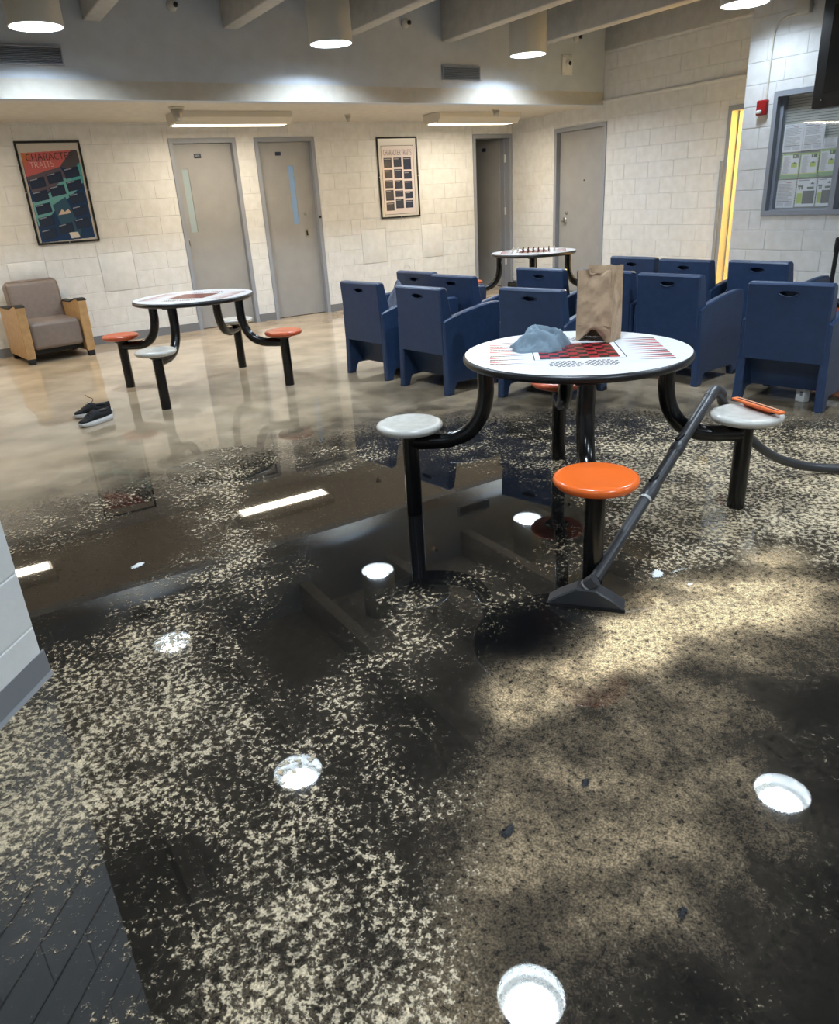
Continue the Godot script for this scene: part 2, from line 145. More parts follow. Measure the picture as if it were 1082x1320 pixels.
const FAR_WET := [
	[1, 1, 1, 1, 1, 1, 1, 1, 0, 0, 0, 0, 0, 0, 1, 1, 1, 1, 1, 1, 1, 1, 1, 1, 1, 1, 1, 1, 1, 1, 1, 1, 1, 1, 0, 0, 0],
	[2, 2, 1, 1, 1, 1, 1, 1, 1, 1, 1, 1, 1, 1, 1, 1, 1, 1, 1, 1, 1, 1, 1, 1, 1, 1, 1, 1, 1, 1, 1, 1, 1, 1, 1, 1, 0],
	[3, 2, 2, 1, 1, 1, 1, 1, 1, 1, 1, 1, 1, 1, 1, 1, 1, 1, 1, 1, 1, 1, 1, 1, 1, 1, 1, 1, 1, 1, 1, 1, 1, 1, 1, 1, 1],
	[4, 3, 2, 2, 1, 1, 1, 1, 1, 1, 1, 1, 1, 1, 1, 1, 1, 1, 1, 1, 1, 1, 1, 1, 1, 1, 1, 1, 1, 1, 1, 1, 1, 1, 1, 1, 1],
	[6, 5, 3, 2, 2, 1, 1, 1, 1, 1, 1, 1, 1, 1, 1, 1, 1, 1, 1, 1, 1, 1, 1, 1, 1, 1, 1, 1, 1, 1, 1, 1, 1, 1, 1, 1, 1],
	[8, 6, 5, 3, 2, 2, 1, 1, 1, 1, 1, 1, 1, 1, 1, 1, 1, 1, 1, 1, 1, 1, 1, 1, 1, 1, 1, 1, 1, 1, 1, 1, 1, 1, 1, 1, 1],
	[9, 8, 7, 5, 4, 2, 2, 1, 1, 1, 1, 1, 1, 1, 1, 1, 2, 2, 2, 2, 2, 2, 2, 1, 1, 1, 1, 1, 1, 1, 1, 1, 1, 1, 1, 1, 1],
	[9, 9, 9, 7, 5, 4, 2, 2, 2, 2, 2, 1, 2, 2, 2, 2, 2, 2, 2, 2, 2, 2, 2, 2, 2, 1, 1, 1, 1, 1, 1, 1, 1, 1, 1, 1, 1],
	[9, 9, 9, 9, 7, 6, 4, 3, 2, 2, 2, 2, 2, 2, 2, 3, 3, 3, 3, 3, 3, 3, 2, 2, 2, 2, 1, 1, 1, 1, 1, 1, 1, 1, 1, 1, 1],
	[9, 9, 9, 9, 9, 8, 6, 4, 4, 3, 3, 3, 3, 4, 4, 4, 5, 5, 5, 4, 4, 4, 3, 2, 2, 2, 2, 2, 1, 1, 1, 1, 1, 1, 1, 1, 1],
	[9, 9, 9, 9, 9, 9, 8, 6, 6, 5, 5, 5, 5, 6, 6, 6, 6, 6, 6, 6, 5, 5, 4, 3, 3, 2, 2, 2, 2, 1, 1, 1, 1, 1, 1, 1, 1],
	[9, 9, 9, 9, 9, 9, 9, 8, 8, 7, 7, 7, 7, 8, 8, 8, 8, 8, 7, 7, 6, 6, 5, 4, 4, 3, 2, 2, 2, 2, 1, 1, 1, 1, 1, 1, 1],
	[9, 9, 9, 9, 9, 9, 9, 9, 9, 9, 9, 9, 9, 9, 9, 9, 9, 9, 9, 8, 8, 7, 6, 5, 5, 4, 3, 2, 2, 2, 2, 1, 1, 1, 1, 1, 1],
	[9, 9, 9, 9, 9, 9, 9, 9, 9, 9, 9, 9, 9, 9, 9, 9, 9, 9, 9, 9, 9, 8, 7, 7, 6, 5, 4, 3, 2, 2, 2, 1, 1, 1, 1, 1, 1],
	[9, 9, 9, 9, 9, 9, 9, 9, 9, 9, 9, 9, 9, 9, 9, 9, 9, 9, 9, 9, 9, 9, 9, 8, 7, 6, 5, 4, 3, 2, 2, 2, 1, 1, 1, 1, 1],
	[9, 9, 9, 9, 9, 9, 9, 9, 9, 9, 9, 9, 9, 9, 9, 9, 9, 9, 9, 9, 9, 9, 9, 9, 8, 7, 6, 5, 4, 3, 2, 2, 2, 1, 1, 1, 1],
	[9, 9, 9, 9, 9, 9, 9, 9, 9, 9, 9, 9, 9, 9, 9, 9, 9, 9, 9, 9, 9, 9, 9, 9, 9, 8, 7, 5, 4, 3, 2, 2, 2, 2, 1, 1, 1],
	[9, 9, 9, 9, 9, 9, 9, 9, 9, 9, 9, 9, 9, 9, 9, 9, 9, 9, 9, 9, 9, 9, 9, 9, 9, 9, 7, 6, 5, 4, 3, 2, 2, 2, 2, 1, 1],
	[9, 9, 9, 9, 9, 9, 9, 9, 9, 9, 9, 9, 9, 9, 9, 9, 9, 9, 9, 9, 9, 9, 9, 9, 9, 9, 8, 7, 6, 5, 4, 3, 3, 2, 2, 2, 1],
	[9, 9, 9, 9, 9, 9, 9, 9, 9, 9, 9, 9, 9, 9, 9, 9, 9, 9, 9, 9, 9, 9, 9, 9, 9, 9, 9, 9, 7, 6, 5, 4, 3, 2, 2, 2, 2],
	[9, 9, 9, 9, 9, 9, 9, 9, 9, 9, 9, 9, 9, 9, 9, 9, 9, 9, 9, 9, 9, 9, 9, 9, 9, 9, 9, 9, 9, 8, 6, 5, 4, 3, 2, 2, 2],
	[9, 9, 9, 9, 9, 9, 9, 9, 9, 9, 9, 9, 9, 9, 9, 9, 9, 9, 9, 9, 9, 9, 9, 9, 9, 9, 9, 9, 9, 9, 8, 7, 5, 4, 3, 2, 2],
	[9, 9, 9, 9, 9, 9, 9, 9, 9, 9, 9, 9, 9, 9, 9, 9, 9, 9, 9, 9, 9, 9, 9, 9, 9, 9, 9, 9, 9, 9, 9, 8, 7, 5, 4, 3, 2],
	[9, 9, 9, 9, 9, 9, 9, 9, 9, 9, 9, 9, 9, 9, 9, 9, 9, 9, 9, 9, 9, 9, 9, 9, 9, 9, 9, 9, 9, 9, 9, 9, 8, 7, 6, 4, 3],
	[9, 9, 9, 9, 9, 9, 9, 9, 9, 9, 9, 9, 9, 9, 9, 9, 9, 9, 9, 9, 9, 9, 9, 9, 9, 9, 9, 9, 9, 9, 9, 9, 9, 8, 7, 6, 4],
	[9, 9, 9, 9, 9, 9, 9, 9, 9, 9, 9, 9, 9, 9, 9, 9, 9, 9, 9, 9, 9, 9, 9, 9, 9, 9, 9, 9, 9, 9, 9, 9, 9, 9, 8, 7, 6],
	[9, 9, 9, 9, 9, 9, 9, 9, 9, 9, 9, 9, 9, 9, 9, 9, 9, 9, 9, 9, 9, 9, 9, 9, 9, 9, 9, 9, 9, 9, 9, 9, 9, 9, 9, 8, 7],
	[9, 9, 9, 9, 9, 9, 9, 9, 9, 9, 9, 9, 9, 9, 9, 9, 9, 9, 9, 9, 9, 9, 9, 9, 9, 9, 9, 9, 9, 9, 9, 9, 9, 9, 9, 9, 8],
	[9, 9, 9, 9, 9, 9, 9, 9, 9, 9, 9, 9, 9, 9, 9, 9, 9, 9, 9, 9, 9, 9, 9, 9, 9, 9, 9, 9, 9, 9, 9, 9, 9, 9, 9, 9, 9],
	[9, 9, 9, 9, 9, 9, 9, 9, 9, 9, 9, 9, 9, 9, 9, 9, 9, 9, 9, 9, 9, 9, 9, 9, 9, 9, 9, 9, 9, 9, 9, 9, 9, 9, 9, 9, 9],
	[9, 9, 9, 9, 9, 9, 9, 9, 9, 9, 9, 9, 9, 9, 9, 9, 9, 9, 9, 9, 9, 9, 9, 9, 9, 9, 9, 9, 9, 9, 9, 9, 9, 9, 9, 9, 9],
	[9, 9, 9, 9, 9, 9, 9, 9, 9, 9, 9, 9, 9, 9, 9, 9, 9, 9, 9, 9, 9, 9, 9, 9, 9, 9, 9, 9, 9, 9, 9, 9, 9, 9, 9, 9, 9],
	[9, 9, 9, 9, 9, 9, 9, 9, 9, 9, 9, 9, 9, 9, 9, 9, 9, 9, 9, 9, 9, 9, 9, 9, 9, 9, 9, 9, 9, 9, 9, 9, 9, 9, 9, 9, 9],
	[9, 9, 9, 9, 9, 9, 9, 9, 9, 9, 9, 9, 9, 9, 9, 9, 9, 9, 9, 9, 9, 9, 9, 9, 9, 9, 9, 9, 9, 9, 9, 9, 9, 9, 9, 9, 9],
	[9, 9, 9, 9, 9, 9, 9, 9, 9, 9, 9, 9, 9, 9, 9, 9, 9, 9, 9, 9, 9, 9, 9, 9, 9, 9, 9, 9, 9, 9, 9, 9, 9, 9, 9, 9, 9],
	[9, 9, 9, 9, 9, 9, 9, 9, 9, 9, 9, 9, 9, 9, 9, 9, 9, 9, 9, 9, 9, 9, 9, 9, 9, 9, 9, 9, 9, 9, 9, 9, 9, 9, 9, 9, 9],
	[9, 9, 9, 9, 9, 9, 9, 9, 9, 9, 9, 9, 9, 9, 9, 9, 9, 9, 9, 9, 9, 9, 9, 9, 9, 9, 9, 9, 9, 9, 9, 9, 9, 9, 9, 9, 9],
]

var M := {}
var taken := {}
var block_meshes := {}

# ---------------------------------------------------------------- naming
func numbered(called: String) -> String:
	if not taken.has(called):
		taken[called] = 0
		return called
	taken[called] += 1
	return "%s_%03d" % [called, taken[called]]

func tag(o: Node, label := "", category := "", group := "", kind := "") -> Node:
	if label: o.set_meta("label", label)
	if category: o.set_meta("category", category)
	if group: o.set_meta("group", group)
	if kind: o.set_meta("kind", kind)
	return o

func thing(called: String, at: Vector3, turn: float, label: String, category: String, group := "") -> Node3D:
	var o := Node3D.new()
	o.name = numbered(called)
	add_child(o)
	o.position = at
	o.rotation.y = turn
	tag(o, label, category, group)
	return o

func obj(called: String, mesh: Mesh, m: Material, parent: Node = self, at := Vector3.ZERO, basis_ := Basis.IDENTITY) -> MeshInstance3D:
	var o := MeshInstance3D.new()
	o.name = numbered(called) if parent == self else called
	o.mesh = mesh
	if m: o.material_override = m
	parent.add_child(o, true)
	o.transform = Transform3D(basis_, at)
	return o

func struct(called: String, mesh: Mesh, m: Material, at := Vector3.ZERO) -> MeshInstance3D:
	var o := obj(called, mesh, m, self, at)
	o.set_meta("kind", "structure")
	return o

# ---------------------------------------------------------------- materials
func mat(c: Color, rough := 0.6, metal := 0.0) -> StandardMaterial3D:
	var m := StandardMaterial3D.new()
	m.albedo_color = c
	m.roughness = rough
	m.metallic = metal
	return m

func noise(freq: float, seed_: int, octaves := 3, kind := FastNoiseLite.TYPE_SIMPLEX_SMOOTH) -> FastNoiseLite:
	var n := FastNoiseLite.new()
	n.seed = seed_
	n.noise_type = kind
	n.frequency = freq
	n.fractal_octaves = octaves
	return n

func tinted(c0: Color, c1: Color, freq: float, seed_: int, size := 256, octaves := 4) -> ImageTexture:
	var im := noise(freq, seed_, octaves).get_seamless_image(size, size)
	im.convert(Image.FORMAT_L8)
	var src := im.get_data()
	var out := PackedByteArray()
	out.resize(size * size * 3)
	var lut: Array[Color] = []
	for k in 256: lut.append(c0.lerp(c1, k / 255.0))
	for i in size * size:
		var c := lut[src[i]]
		out[i * 3] = int(c.r * 255); out[i * 3 + 1] = int(c.g * 255); out[i * 3 + 2] = int(c.b * 255)
	return ImageTexture.create_from_image(Image.create_from_data(size, size, false, Image.FORMAT_RGB8, out))

func bump(freq: float, seed_: int, strength: float, size := 256) -> ImageTexture:
	var im := noise(freq, seed_, 3).get_seamless_image(size, size)
	im.convert(Image.FORMAT_RGBA8)
	im.bump_map_to_normal_map(strength)
	return ImageTexture.create_from_image(im)

func planar(m: StandardMaterial3D, tex: Texture2D, per_metre: float, normal: Texture2D = null, depth := 0.5) -> StandardMaterial3D:
	m.uv1_triplanar = true
	m.uv1_world_triplanar = true
	m.uv1_scale = Vector3.ONE * per_metre
	if tex: m.albedo_texture = tex
	if normal:
		m.normal_enabled = true
		m.normal_texture = normal
		m.normal_scale = depth
	return m

# ---------------------------------------------------------------- shapes
func start() -> SurfaceTool:
	var st := SurfaceTool.new()
	st.begin(Mesh.PRIMITIVE_TRIANGLES)
	return st

func finish(st: SurfaceTool) -> ArrayMesh:
	st.generate_normals()
	st.index()
	return st.commit()

# corners counter-clockwise as seen from outside
func quad(st: SurfaceTool, a: Vector3, b: Vector3, c: Vector3, d: Vector3) -> void:
	for v: Vector3 in [a, c, b, a, d, c]: st.add_vertex(v)

func tri(st: SurfaceTool, a: Vector3, b: Vector3, c: Vector3) -> void:
	for v: Vector3 in [a, c, b]: st.add_vertex(v)

func add_box(st: SurfaceTool, lo: Vector3, hi: Vector3) -> void:
	st.set_smooth_group(-1)
	var p := []
	for k in 8: p.append(Vector3(hi.x if k & 1 else lo.x, hi.y if k & 2 else lo.y, hi.z if k & 4 else lo.z))
	quad(st, p[4], p[5], p[7], p[6])
	quad(st, p[1], p[0], p[2], p[3])
	quad(st, p[5], p[1], p[3], p[7])
	quad(st, p[0], p[4], p[6], p[2])
	quad(st, p[6], p[7], p[3], p[2])
	quad(st, p[0], p[1], p[5], p[4])

func box(lo: Vector3, hi: Vector3) -> ArrayMesh:
	var st := start()
	add_box(st, lo, hi)
	return finish(st)

# a box with rounded edges, centred
func add_rbox(st: SurfaceTool, at: Vector3, size: Vector3, r: float, seg := 3, b := Basis.IDENTITY, puff := 0.0) -> void:
	st.set_smooth_group(0)
	var h := size / 2.0
	r = minf(r, minf(h.x, minf(h.y, h.z)))
	var inner := h - Vector3.ONE * r
	for ax in 3:
		for s: float in [-1.0, 1.0]:
			var u := (ax + 1) % 3
			var v := (ax + 2) % 3
			var n := seg * 2 + 2
			var cu := []
			var cv := []
			for k in n:
				var t: float = k if k <= seg else k - 1
				var ang := (t / (seg * 2.0) - 0.5) * PI / 2.0
				var side := -1.0 if k <= seg else 1.0
				cu.append(Vector2(side * inner[u], tan(ang)))
				cv.append(Vector2(side * inner[v], tan(ang)))
			var pts := []
			for j in n:
				for i in n:
					var d := Vector3.ZERO
					d[ax] = s; d[u] = cu[i].y; d[v] = cv[j].y
					var p := Vector3.ZERO
					p[ax] = s * inner[ax]; p[u] = cu[i].x; p[v] = cv[j].x
					p += d.normalized() * r
					if puff != 0.0:
						var q := Vector3(p.x / h.x, p.y / h.y, p.z / h.z)
						p[ax] += s * puff * (1.0 - q[u] * q[u]) * (1.0 - q[v] * q[v])
					pts.append(at + b * p)
			for j in n - 1:
				for i in n - 1:
					var a: Vector3 = pts[j * n + i]
					var bb: Vector3 = pts[j * n + i + 1]
					var c: Vector3 = pts[(j + 1) * n + i + 1]
					var dd: Vector3 = pts[(j + 1) * n + i]
					if s > 0: quad(st, a, bb, c, dd)
					else: quad(st, a, dd, c, bb)

func rbox(size: Vector3, r: float, seg := 2, puff := 0.0) -> ArrayMesh:
	var st := start()
	add_rbox(st, Vector3.ZERO, size, r, seg, Basis.IDENTITY, puff)
	return finish(st)

func add_tube(st: SurfaceTool, pts: Array, radius, seg := 14, caps := true) -> void:
	st.set_smooth_group(0)
	var n := pts.size()
	var rings := []
	var up := Vector3.UP
	var t0: Vector3 = (pts[1] - pts[0]).normalized()
	if absf(t0.dot(up)) > 0.95: up = Vector3.RIGHT
	var side := t0.cross(up).normalized()
	for k in n:
		var t: Vector3
		if k == 0: t = pts[1] - pts[0]
		elif k == n - 1: t = pts[k] - pts[k - 1]
		else: t = (pts[k + 1] - pts[k]).normalized() + (pts[k] - pts[k - 1]).normalized()
		t = t.normalized()
		side = (side - t * side.dot(t)).normalized()
		var other := t.cross(side)
		var ring := []
		var r: float = radius[k] if radius is Array else radius
		for i in seg:
			var a := TAU * i / seg
			ring.append(pts[k] + (side * cos(a) + other * sin(a)) * r)
		rings.append(ring)
	for k in n - 1:
		for i in seg:
			var j := (i + 1) % seg
			quad(st, rings[k][i], rings[k][j], rings[k + 1][j], rings[k + 1][i])
	if caps:
		st.set_smooth_group(-1)
		for i in seg:
			var j := (i + 1) % seg
			tri(st, pts[0], rings[0][j], rings[0][i])
			tri(st, pts[n - 1], rings[n - 1][i], rings[n - 1][j])

func tube(pts: Array, radius, seg := 14, caps := true) -> ArrayMesh:
	var st := start()
	add_tube(st, pts, radius, seg, caps)
	return finish(st)

# profile: Vector2(radius, height) from bottom (outside) to top
func add_lathe(st: SurfaceTool, at: Vector3, prof: Array, seg := 32) -> void:
	st.set_smooth_group(0)
	for k in prof.size() - 1:
		var p: Vector2 = prof[k]
		var q: Vector2 = prof[k + 1]
		for i in seg:
			var a := TAU * i / seg
			var b := TAU * (i + 1) / seg
			var p0 := at + Vector3(cos(a) * p.x, p.y, sin(a) * p.x)
			var p1 := at + Vector3(cos(b) * p.x, p.y, sin(b) * p.x)
			var q0 := at + Vector3(cos(a) * q.x, q.y, sin(a) * q.x)
			var q1 := at + Vector3(cos(b) * q.x, q.y, sin(b) * q.x)
			if p.x < 1e-5: tri(st, p0, q0, q1)
			elif q.x < 1e-5: tri(st, p0, q0, p1)
			else: quad(st, p0, q0, q1, p1)

func lathe(prof: Array, seg := 32) -> ArrayMesh:
	var st := start()
	add_lathe(st, Vector3.ZERO, prof, seg)
	return finish(st)

# a polygon in (x, y) extruded along z, with chamfered edges
func add_prism(st: SurfaceTool, poly: Array, z0: float, z1: float, bevel := 0.0, b := Basis.IDENTITY, at := Vector3.ZERO) -> void:
	var pts := PackedVector2Array(poly)
	if Geometry2D.is_polygon_clockwise(pts): pts.reverse()
	var n := pts.size()
	var inn := PackedVector2Array()
	for i in n:
		var a := (pts[i] - pts[(i + n - 1) % n]).normalized()
		var c := (pts[(i + 1) % n] - pts[i]).normalized()
		var na := Vector2(-a.y, a.x)
		var nc := Vector2(-c.y, c.x)
		var m := (na + nc).normalized()
		inn.append(pts[i] + m * bevel / maxf(m.dot(na), 0.4))
	var f := func(p: Vector2, z: float) -> Vector3: return at + b * Vector3(p.x, p.y, z)
	st.set_smooth_group(-1)
	var idx := Geometry2D.triangulate_polygon(inn)
	for k in range(0, idx.size(), 3):
		var p0 := inn[idx[k]]; var p1 := inn[idx[k + 1]]; var p2 := inn[idx[k + 2]]
		if (p1 - p0).cross(p2 - p0) < 0.0:
			var sw := p1; p1 = p2; p2 = sw
		tri(st, f.call(p0, z1), f.call(p1, z1), f.call(p2, z1))
		tri(st, f.call(p0, z0), f.call(p2, z0), f.call(p1, z0))
	for i in n:
		var j := (i + 1) % n
		quad(st, f.call(pts[i], z0 + bevel), f.call(pts[j], z0 + bevel), f.call(pts[j], z1 - bevel), f.call(pts[i], z1 - bevel))
		if bevel > 0.0:
			quad(st, f.call(pts[i], z1 - bevel), f.call(pts[j], z1 - bevel), f.call(inn[j], z1), f.call(inn[i], z1))
			quad(st, f.call(inn[i], z0), f.call(inn[j], z0), f.call(pts[j], z0 + bevel), f.call(pts[i], z0 + bevel))

func prism(poly: Array, z0: float, z1: float, bevel := 0.0, b := Basis.IDENTITY) -> ArrayMesh:
	var st := start()
	add_prism(st, poly, z0, z1, bevel, b)
	return finish(st)

# polygon given on the floor as (x, z), standing from y0 to y1
func column(poly: Array, y0: float, y1: float) -> ArrayMesh:
	var q := []
	for p: Vector2 in poly: q.append(Vector2(p.x, -p.y))
	return prism(q, y0, y1, 0.0, Basis(Vector3(1, 0, 0), Vector3(0, 0, -1), Vector3(0, 1, 0)))

# flat rectangle with uv, in x (right) and y (up), facing +z
func sheet(w: float, h: float) -> ArrayMesh:
	var st := start()
	var c := [Vector3(-w / 2, -h / 2, 0), Vector3(w / 2, -h / 2, 0), Vector3(w / 2, h / 2, 0), Vector3(-w / 2, h / 2, 0)]
	var uv := [Vector2(0, 1), Vector2(1, 1), Vector2(1, 0), Vector2(0, 0)]
	for k: int in [0, 2, 1, 0, 3, 2]:
		st.set_uv(uv[k])
		st.set_normal(Vector3(0, 0, 1))
		st.add_vertex(c[k])
	return st.commit()

func smooth_path(ctrl: Array, steps := 8) -> Array:
	var out := []
	for k in ctrl.size() - 1:
		var p0: Vector3 = ctrl[maxi(k - 1, 0)]
		var p1: Vector3 = ctrl[k]
		var p2: Vector3 = ctrl[k + 1]
		var p3: Vector3 = ctrl[mini(k + 2, ctrl.size() - 1)]
		for s in steps: out.append(p1.cubic_interpolate(p2, p0, p3, s / float(steps)))
	out.append(ctrl[-1])
	return out

# what is left of a rectangle once the holes are cut out of it
func cut(r: Rect2, holes: Array) -> Array:
	var left := [r]
	for h: Rect2 in holes:
		var next := []
		for q: Rect2 in left:
			var i := q.intersection(h)
			if i.size.x < 0.001 or i.size.y < 0.001:
				next.append(q)
				continue
			next.append(Rect2(q.position.x, q.position.y, i.position.x - q.position.x, q.size.y))
			next.append(Rect2(i.end.x, q.position.y, q.end.x - i.end.x, q.size.y))
			next.append(Rect2(i.position.x, q.position.y, i.size.x, i.position.y - q.position.y))
			next.append(Rect2(i.position.x, i.end.y, i.size.x, q.end.y - i.end.y))
		left = next.filter(func(q: Rect2) -> bool: return q.size.x > 0.004 and q.size.y > 0.004)
	return left

# a painted block: its face stands proud of the joint, with soft edges; u along x, v along y, facing +z
func block_mesh(w: float, h: float) -> ArrayMesh:
	var key := "%d_%d" % [roundi(w * 1000), roundi(h * 1000)]
	if not block_meshes.has(key):
		var st := start()
		st.set_smooth_group(-1)
		var g := 0.0026   # half a bed joint
		var p := 0.0010   # half an upright joint, nearly filled with paint
		var e := 0.0055
		var x := 0.0034
		var d := 0.0045
		var o := [Vector3(p, g, 0), Vector3(w - p, g, 0), Vector3(w - p, h - g, 0), Vector3(p, h - g, 0)]
		var m := [Vector3(p, g, d * 0.5), Vector3(w - p, g, d * 0.5), Vector3(w - p, h - g, d * 0.5), Vector3(p, h - g, d * 0.5)]
		var t := [Vector3(x, e, d), Vector3(w - x, e, d), Vector3(w - x, h - e, d), Vector3(x, h - e, d)]
		quad(st, t[0], t[1], t[2], t[3])
		for k in 4:
			var j := (k + 1) % 4
			quad(st, o[k], o[j], m[j], m[k])
			quad(st, m[k], m[j], t[j], t[k])
		block_meshes[key] = finish(st)
	return block_meshes[key]

# blocks laid over part of a wall face. frame: origin at u = v = 0, x axis along u, y up, z out of the wall
func lay_blocks(wall: Node3D, frame: Transform3D, area: Rect2, holes: Array, pitch: float, m: Material, offset := 0.0, long := 0.4) -> void:
	var rows := int(ceil((area.end.y - 0.001) / pitch))
	for r in rows:
		var v0 := maxf(r * pitch, area.position.y)
		var v1 := minf((r + 1) * pitch, area.end.y)
		if v1 - v0 < 0.02: continue
		var first := int(floor((area.position.x - offset) / long)) - 1
		var last := int(ceil((area.end.x - offset) / long)) + 1
		for k in range(first, last + 1):
			var u0 := offset + (k + (0.5 if r % 2 else 0.0)) * long
			var q := Rect2(u0, v0, long, v1 - v0).intersection(area)
			if q.size.x < 0.01: continue
			for piece: Rect2 in cut(q, holes):
				if piece.size.x < 0.03 or piece.size.y < 0.03: continue
				var o := MeshInstance3D.new()
				o.name = "block"
				o.mesh = block_mesh(snappedf(piece.size.x, 0.005), snappedf(piece.size.y, 0.005))
				o.material_override = m
				wall.add_child(o, true)
				o.transform = frame * Transform3D(Basis.IDENTITY, Vector3(piece.position.x, piece.position.y, 0))

# wall slab with real openings, from the same frame; its face is 4 mm behind the blocks
func slab(frame: Transform3D, area: Rect2, holes: Array, thick: float) -> ArrayMesh:
	var st := start()
	for q: Rect2 in cut(area, holes):
		var one := SurfaceTool.new()
		one.begin(Mesh.PRIMITIVE_TRIANGLES)
		add_box(one, Vector3(q.position.x, q.position.y, -thick), Vector3(q.end.x, q.end.y, 0))
		one.generate_normals()
		st.append_from(one.commit(), 0, frame)
	st.index()
	return st.commit()

func strip(frame: Transform3D, lo: Vector3, hi: Vector3) -> ArrayMesh:
	var one := box(lo, hi)
	var st := SurfaceTool.new()
	st.begin(Mesh.PRIMITIVE_TRIANGLES)
	st.append_from(one, 0, frame)
	return st.commit()

# ---------------------------------------------------------------- lights of the room
func ceiling_lamp(x: float, z: float, label: String, power := 1.0) -> void:
	var t := thing("ceiling_lamp", Vector3(x, 0, z), 0.0, label, "lamp", "cylinder downlights under the beams")
	var y0 := 2.81
	obj("housing", lathe([Vector2(0.0, y0 + 0.125), Vector2(0.175, y0 + 0.125), Vector2(0.188, y0 + 0.11), Vector2(0.192, y0), Vector2(0.2, y0 - 0.002), Vector2(0.205, y0 + 0.004), Vector2(0.2, HIGH_Y), Vector2(0.0, HIGH_Y)], 40), M.lamp_body, t)
	obj("diffuser", lathe([Vector2(0.0, y0 + 0.10), Vector2(0.14, y0 + 0.10), Vector2(0.145, y0 + 0.108), Vector2(0.0, y0 + 0.108)], 40), M.lamp_glow if power == 1.0 else M.lamp_dim, t)
	var l := AreaLight3D.new()
	l.name = "lamp_light"
	l.area_size = Vector2(0.2, 0.2)
	l.light_energy = LAMP_ENERGY * power
	l.light_color = Color(0.87, 0.94, 1.0)
	l.area_range = 14.0
	l.shadow_enabled = true
	t.add_child(l)
	l.position = Vector3(0, y0 + 0.096, 0)
	l.rotation.x = -PI / 2

func fluorescent(x: float, label: String) -> void:
	var t := thing("fluorescent_light", Vector3(x, 0, -8.93), 0.0, label, "light", "fluorescent fixtures in the alcove")
	# housing: a shallow trough, wider at the top
	var prof := [Vector2(-0.2, LOW_Y - 0.001), Vector2(0.2, LOW_Y - 0.001), Vector2(0.2, LOW_Y - 0.06), Vector2(0.135, LOW_Y - 0.125), Vector2(0.12, LOW_Y - 0.125), Vector2(0.12, LOW_Y - 0.112), Vector2(-0.12, LOW_Y - 0.112), Vector2(-0.12, LOW_Y - 0.125), Vector2(-0.135, LOW_Y - 0.125), Vector2(-0.2, LOW_Y - 0.06)]
	obj("housing", prism(prof, -0.66, 0.66, 0.004, Basis(Vector3(0, 0, -1), Vector3(0, 1, 0), Vector3(1, 0, 0))), M.fixture, t)
	obj("lens", rbox(Vector3(1.26, 0.012, 0.236), 0.004, 1), M.tube_glow, t, Vector3(0, LOW_Y - 0.118, 0))
	var l := AreaLight3D.new()
	l.name = "tube_light"
	l.area_size = Vector2(1.2, 0.2)
	l.light_energy = TUBE_ENERGY
	l.light_color = Color(1.0, 0.935, 0.83)
	l.area_range = 14.0
	l.shadow_enabled = true
	t.add_child(l)
	l.position = Vector3(0, LOW_Y - 0.127, 0)
	l.rotation.x = -PI / 2

const LAMP_ENERGY := 4.2
const TUBE_ENERGY := 3.2

func _ready() -> void:
	# camera
	var cam := Camera3D.new()
	cam.name = "camera"
	add_child(cam)
	cam.position = Vector3(0, 1.43, 0)
	cam.rotation = Vector3(-0.40235428, -0.54403246, -0.06132516)
	cam.fov = 2.0 * rad_to_deg(atan(660.0 / 951.4))
	cam.near = 0.05
	cam.far = 60.0
	cam.current = true
	# surroundings: the room is closed, so outside it is dark
	var env := Environment.new()
	env.background_mode = Environment.BG_COLOR
	env.background_color = Color(0.02, 0.022, 0.025)
	env.tonemap_mode = Environment.TONE_MAPPER_LINEAR
	env.tonemap_exposure = 1.07
	env.sdfgi_enabled = true
	env.ssao_enabled = true
	env.ssil_enabled = true
	var we := WorldEnvironment.new()
	we.name = "surroundings"
	we.environment = env
	add_child(we)

	make_materials()
	# lamps of the room
	ceiling_lamp(1.18, -7.24, "white cylinder downlight near the left vent, leftmost under the beams")
	ceiling_lamp(3.75, -7.29, "white cylinder downlight between the two vents, in front of the soffit")
	ceiling_lamp(6.20, -7.33, "white cylinder downlight right of the soffit vent, beside the wall sensor")
	ceiling_lamp(6.55, -4.86, "white cylinder downlight cut by the top of the frame at right", 0.4)
	ceiling_lamp(1.49, -4.62, "cylinder downlight above the frame, mirrored left of centre in the black water")
	ceiling_lamp(4.02, -4.76, "cylinder downlight above the frame, over the front row of blue chairs")
	ceiling_lamp(4.37, -2.25, "cylinder downlight above the frame, mirrored as the rightmost bright oval in the water")
	ceiling_lamp(1.84, -2.14, "cylinder downlight above the frame, mirrored at the bottom edge of the water")
	ceiling_lamp(4.70, 0.25, "cylinder downlight behind the camera, rightmost of the rear row")
	ceiling_lamp(2.15, 0.35, "cylinder downlight behind the camera, in the middle of the rear row")
	ceiling_lamp(-0.40, 0.45, "cylinder downlight right above the camera, leftmost of the rear row")
	fluorescent(-0.30, "fluorescent ceiling fixture outside the left edge, mirrored beside the near left wall")
	fluorescent(3.26, "fluorescent ceiling fixture above the two grey cell doors")
	fluorescent(6.60, "fluorescent ceiling fixture between the pale poster and the dark doorway")

	build_room()
	build_floor()
	build_tables()
	build_chairs()
	build_armchair()
	build_table_things()
	build_vacuum()
	build_small_things()

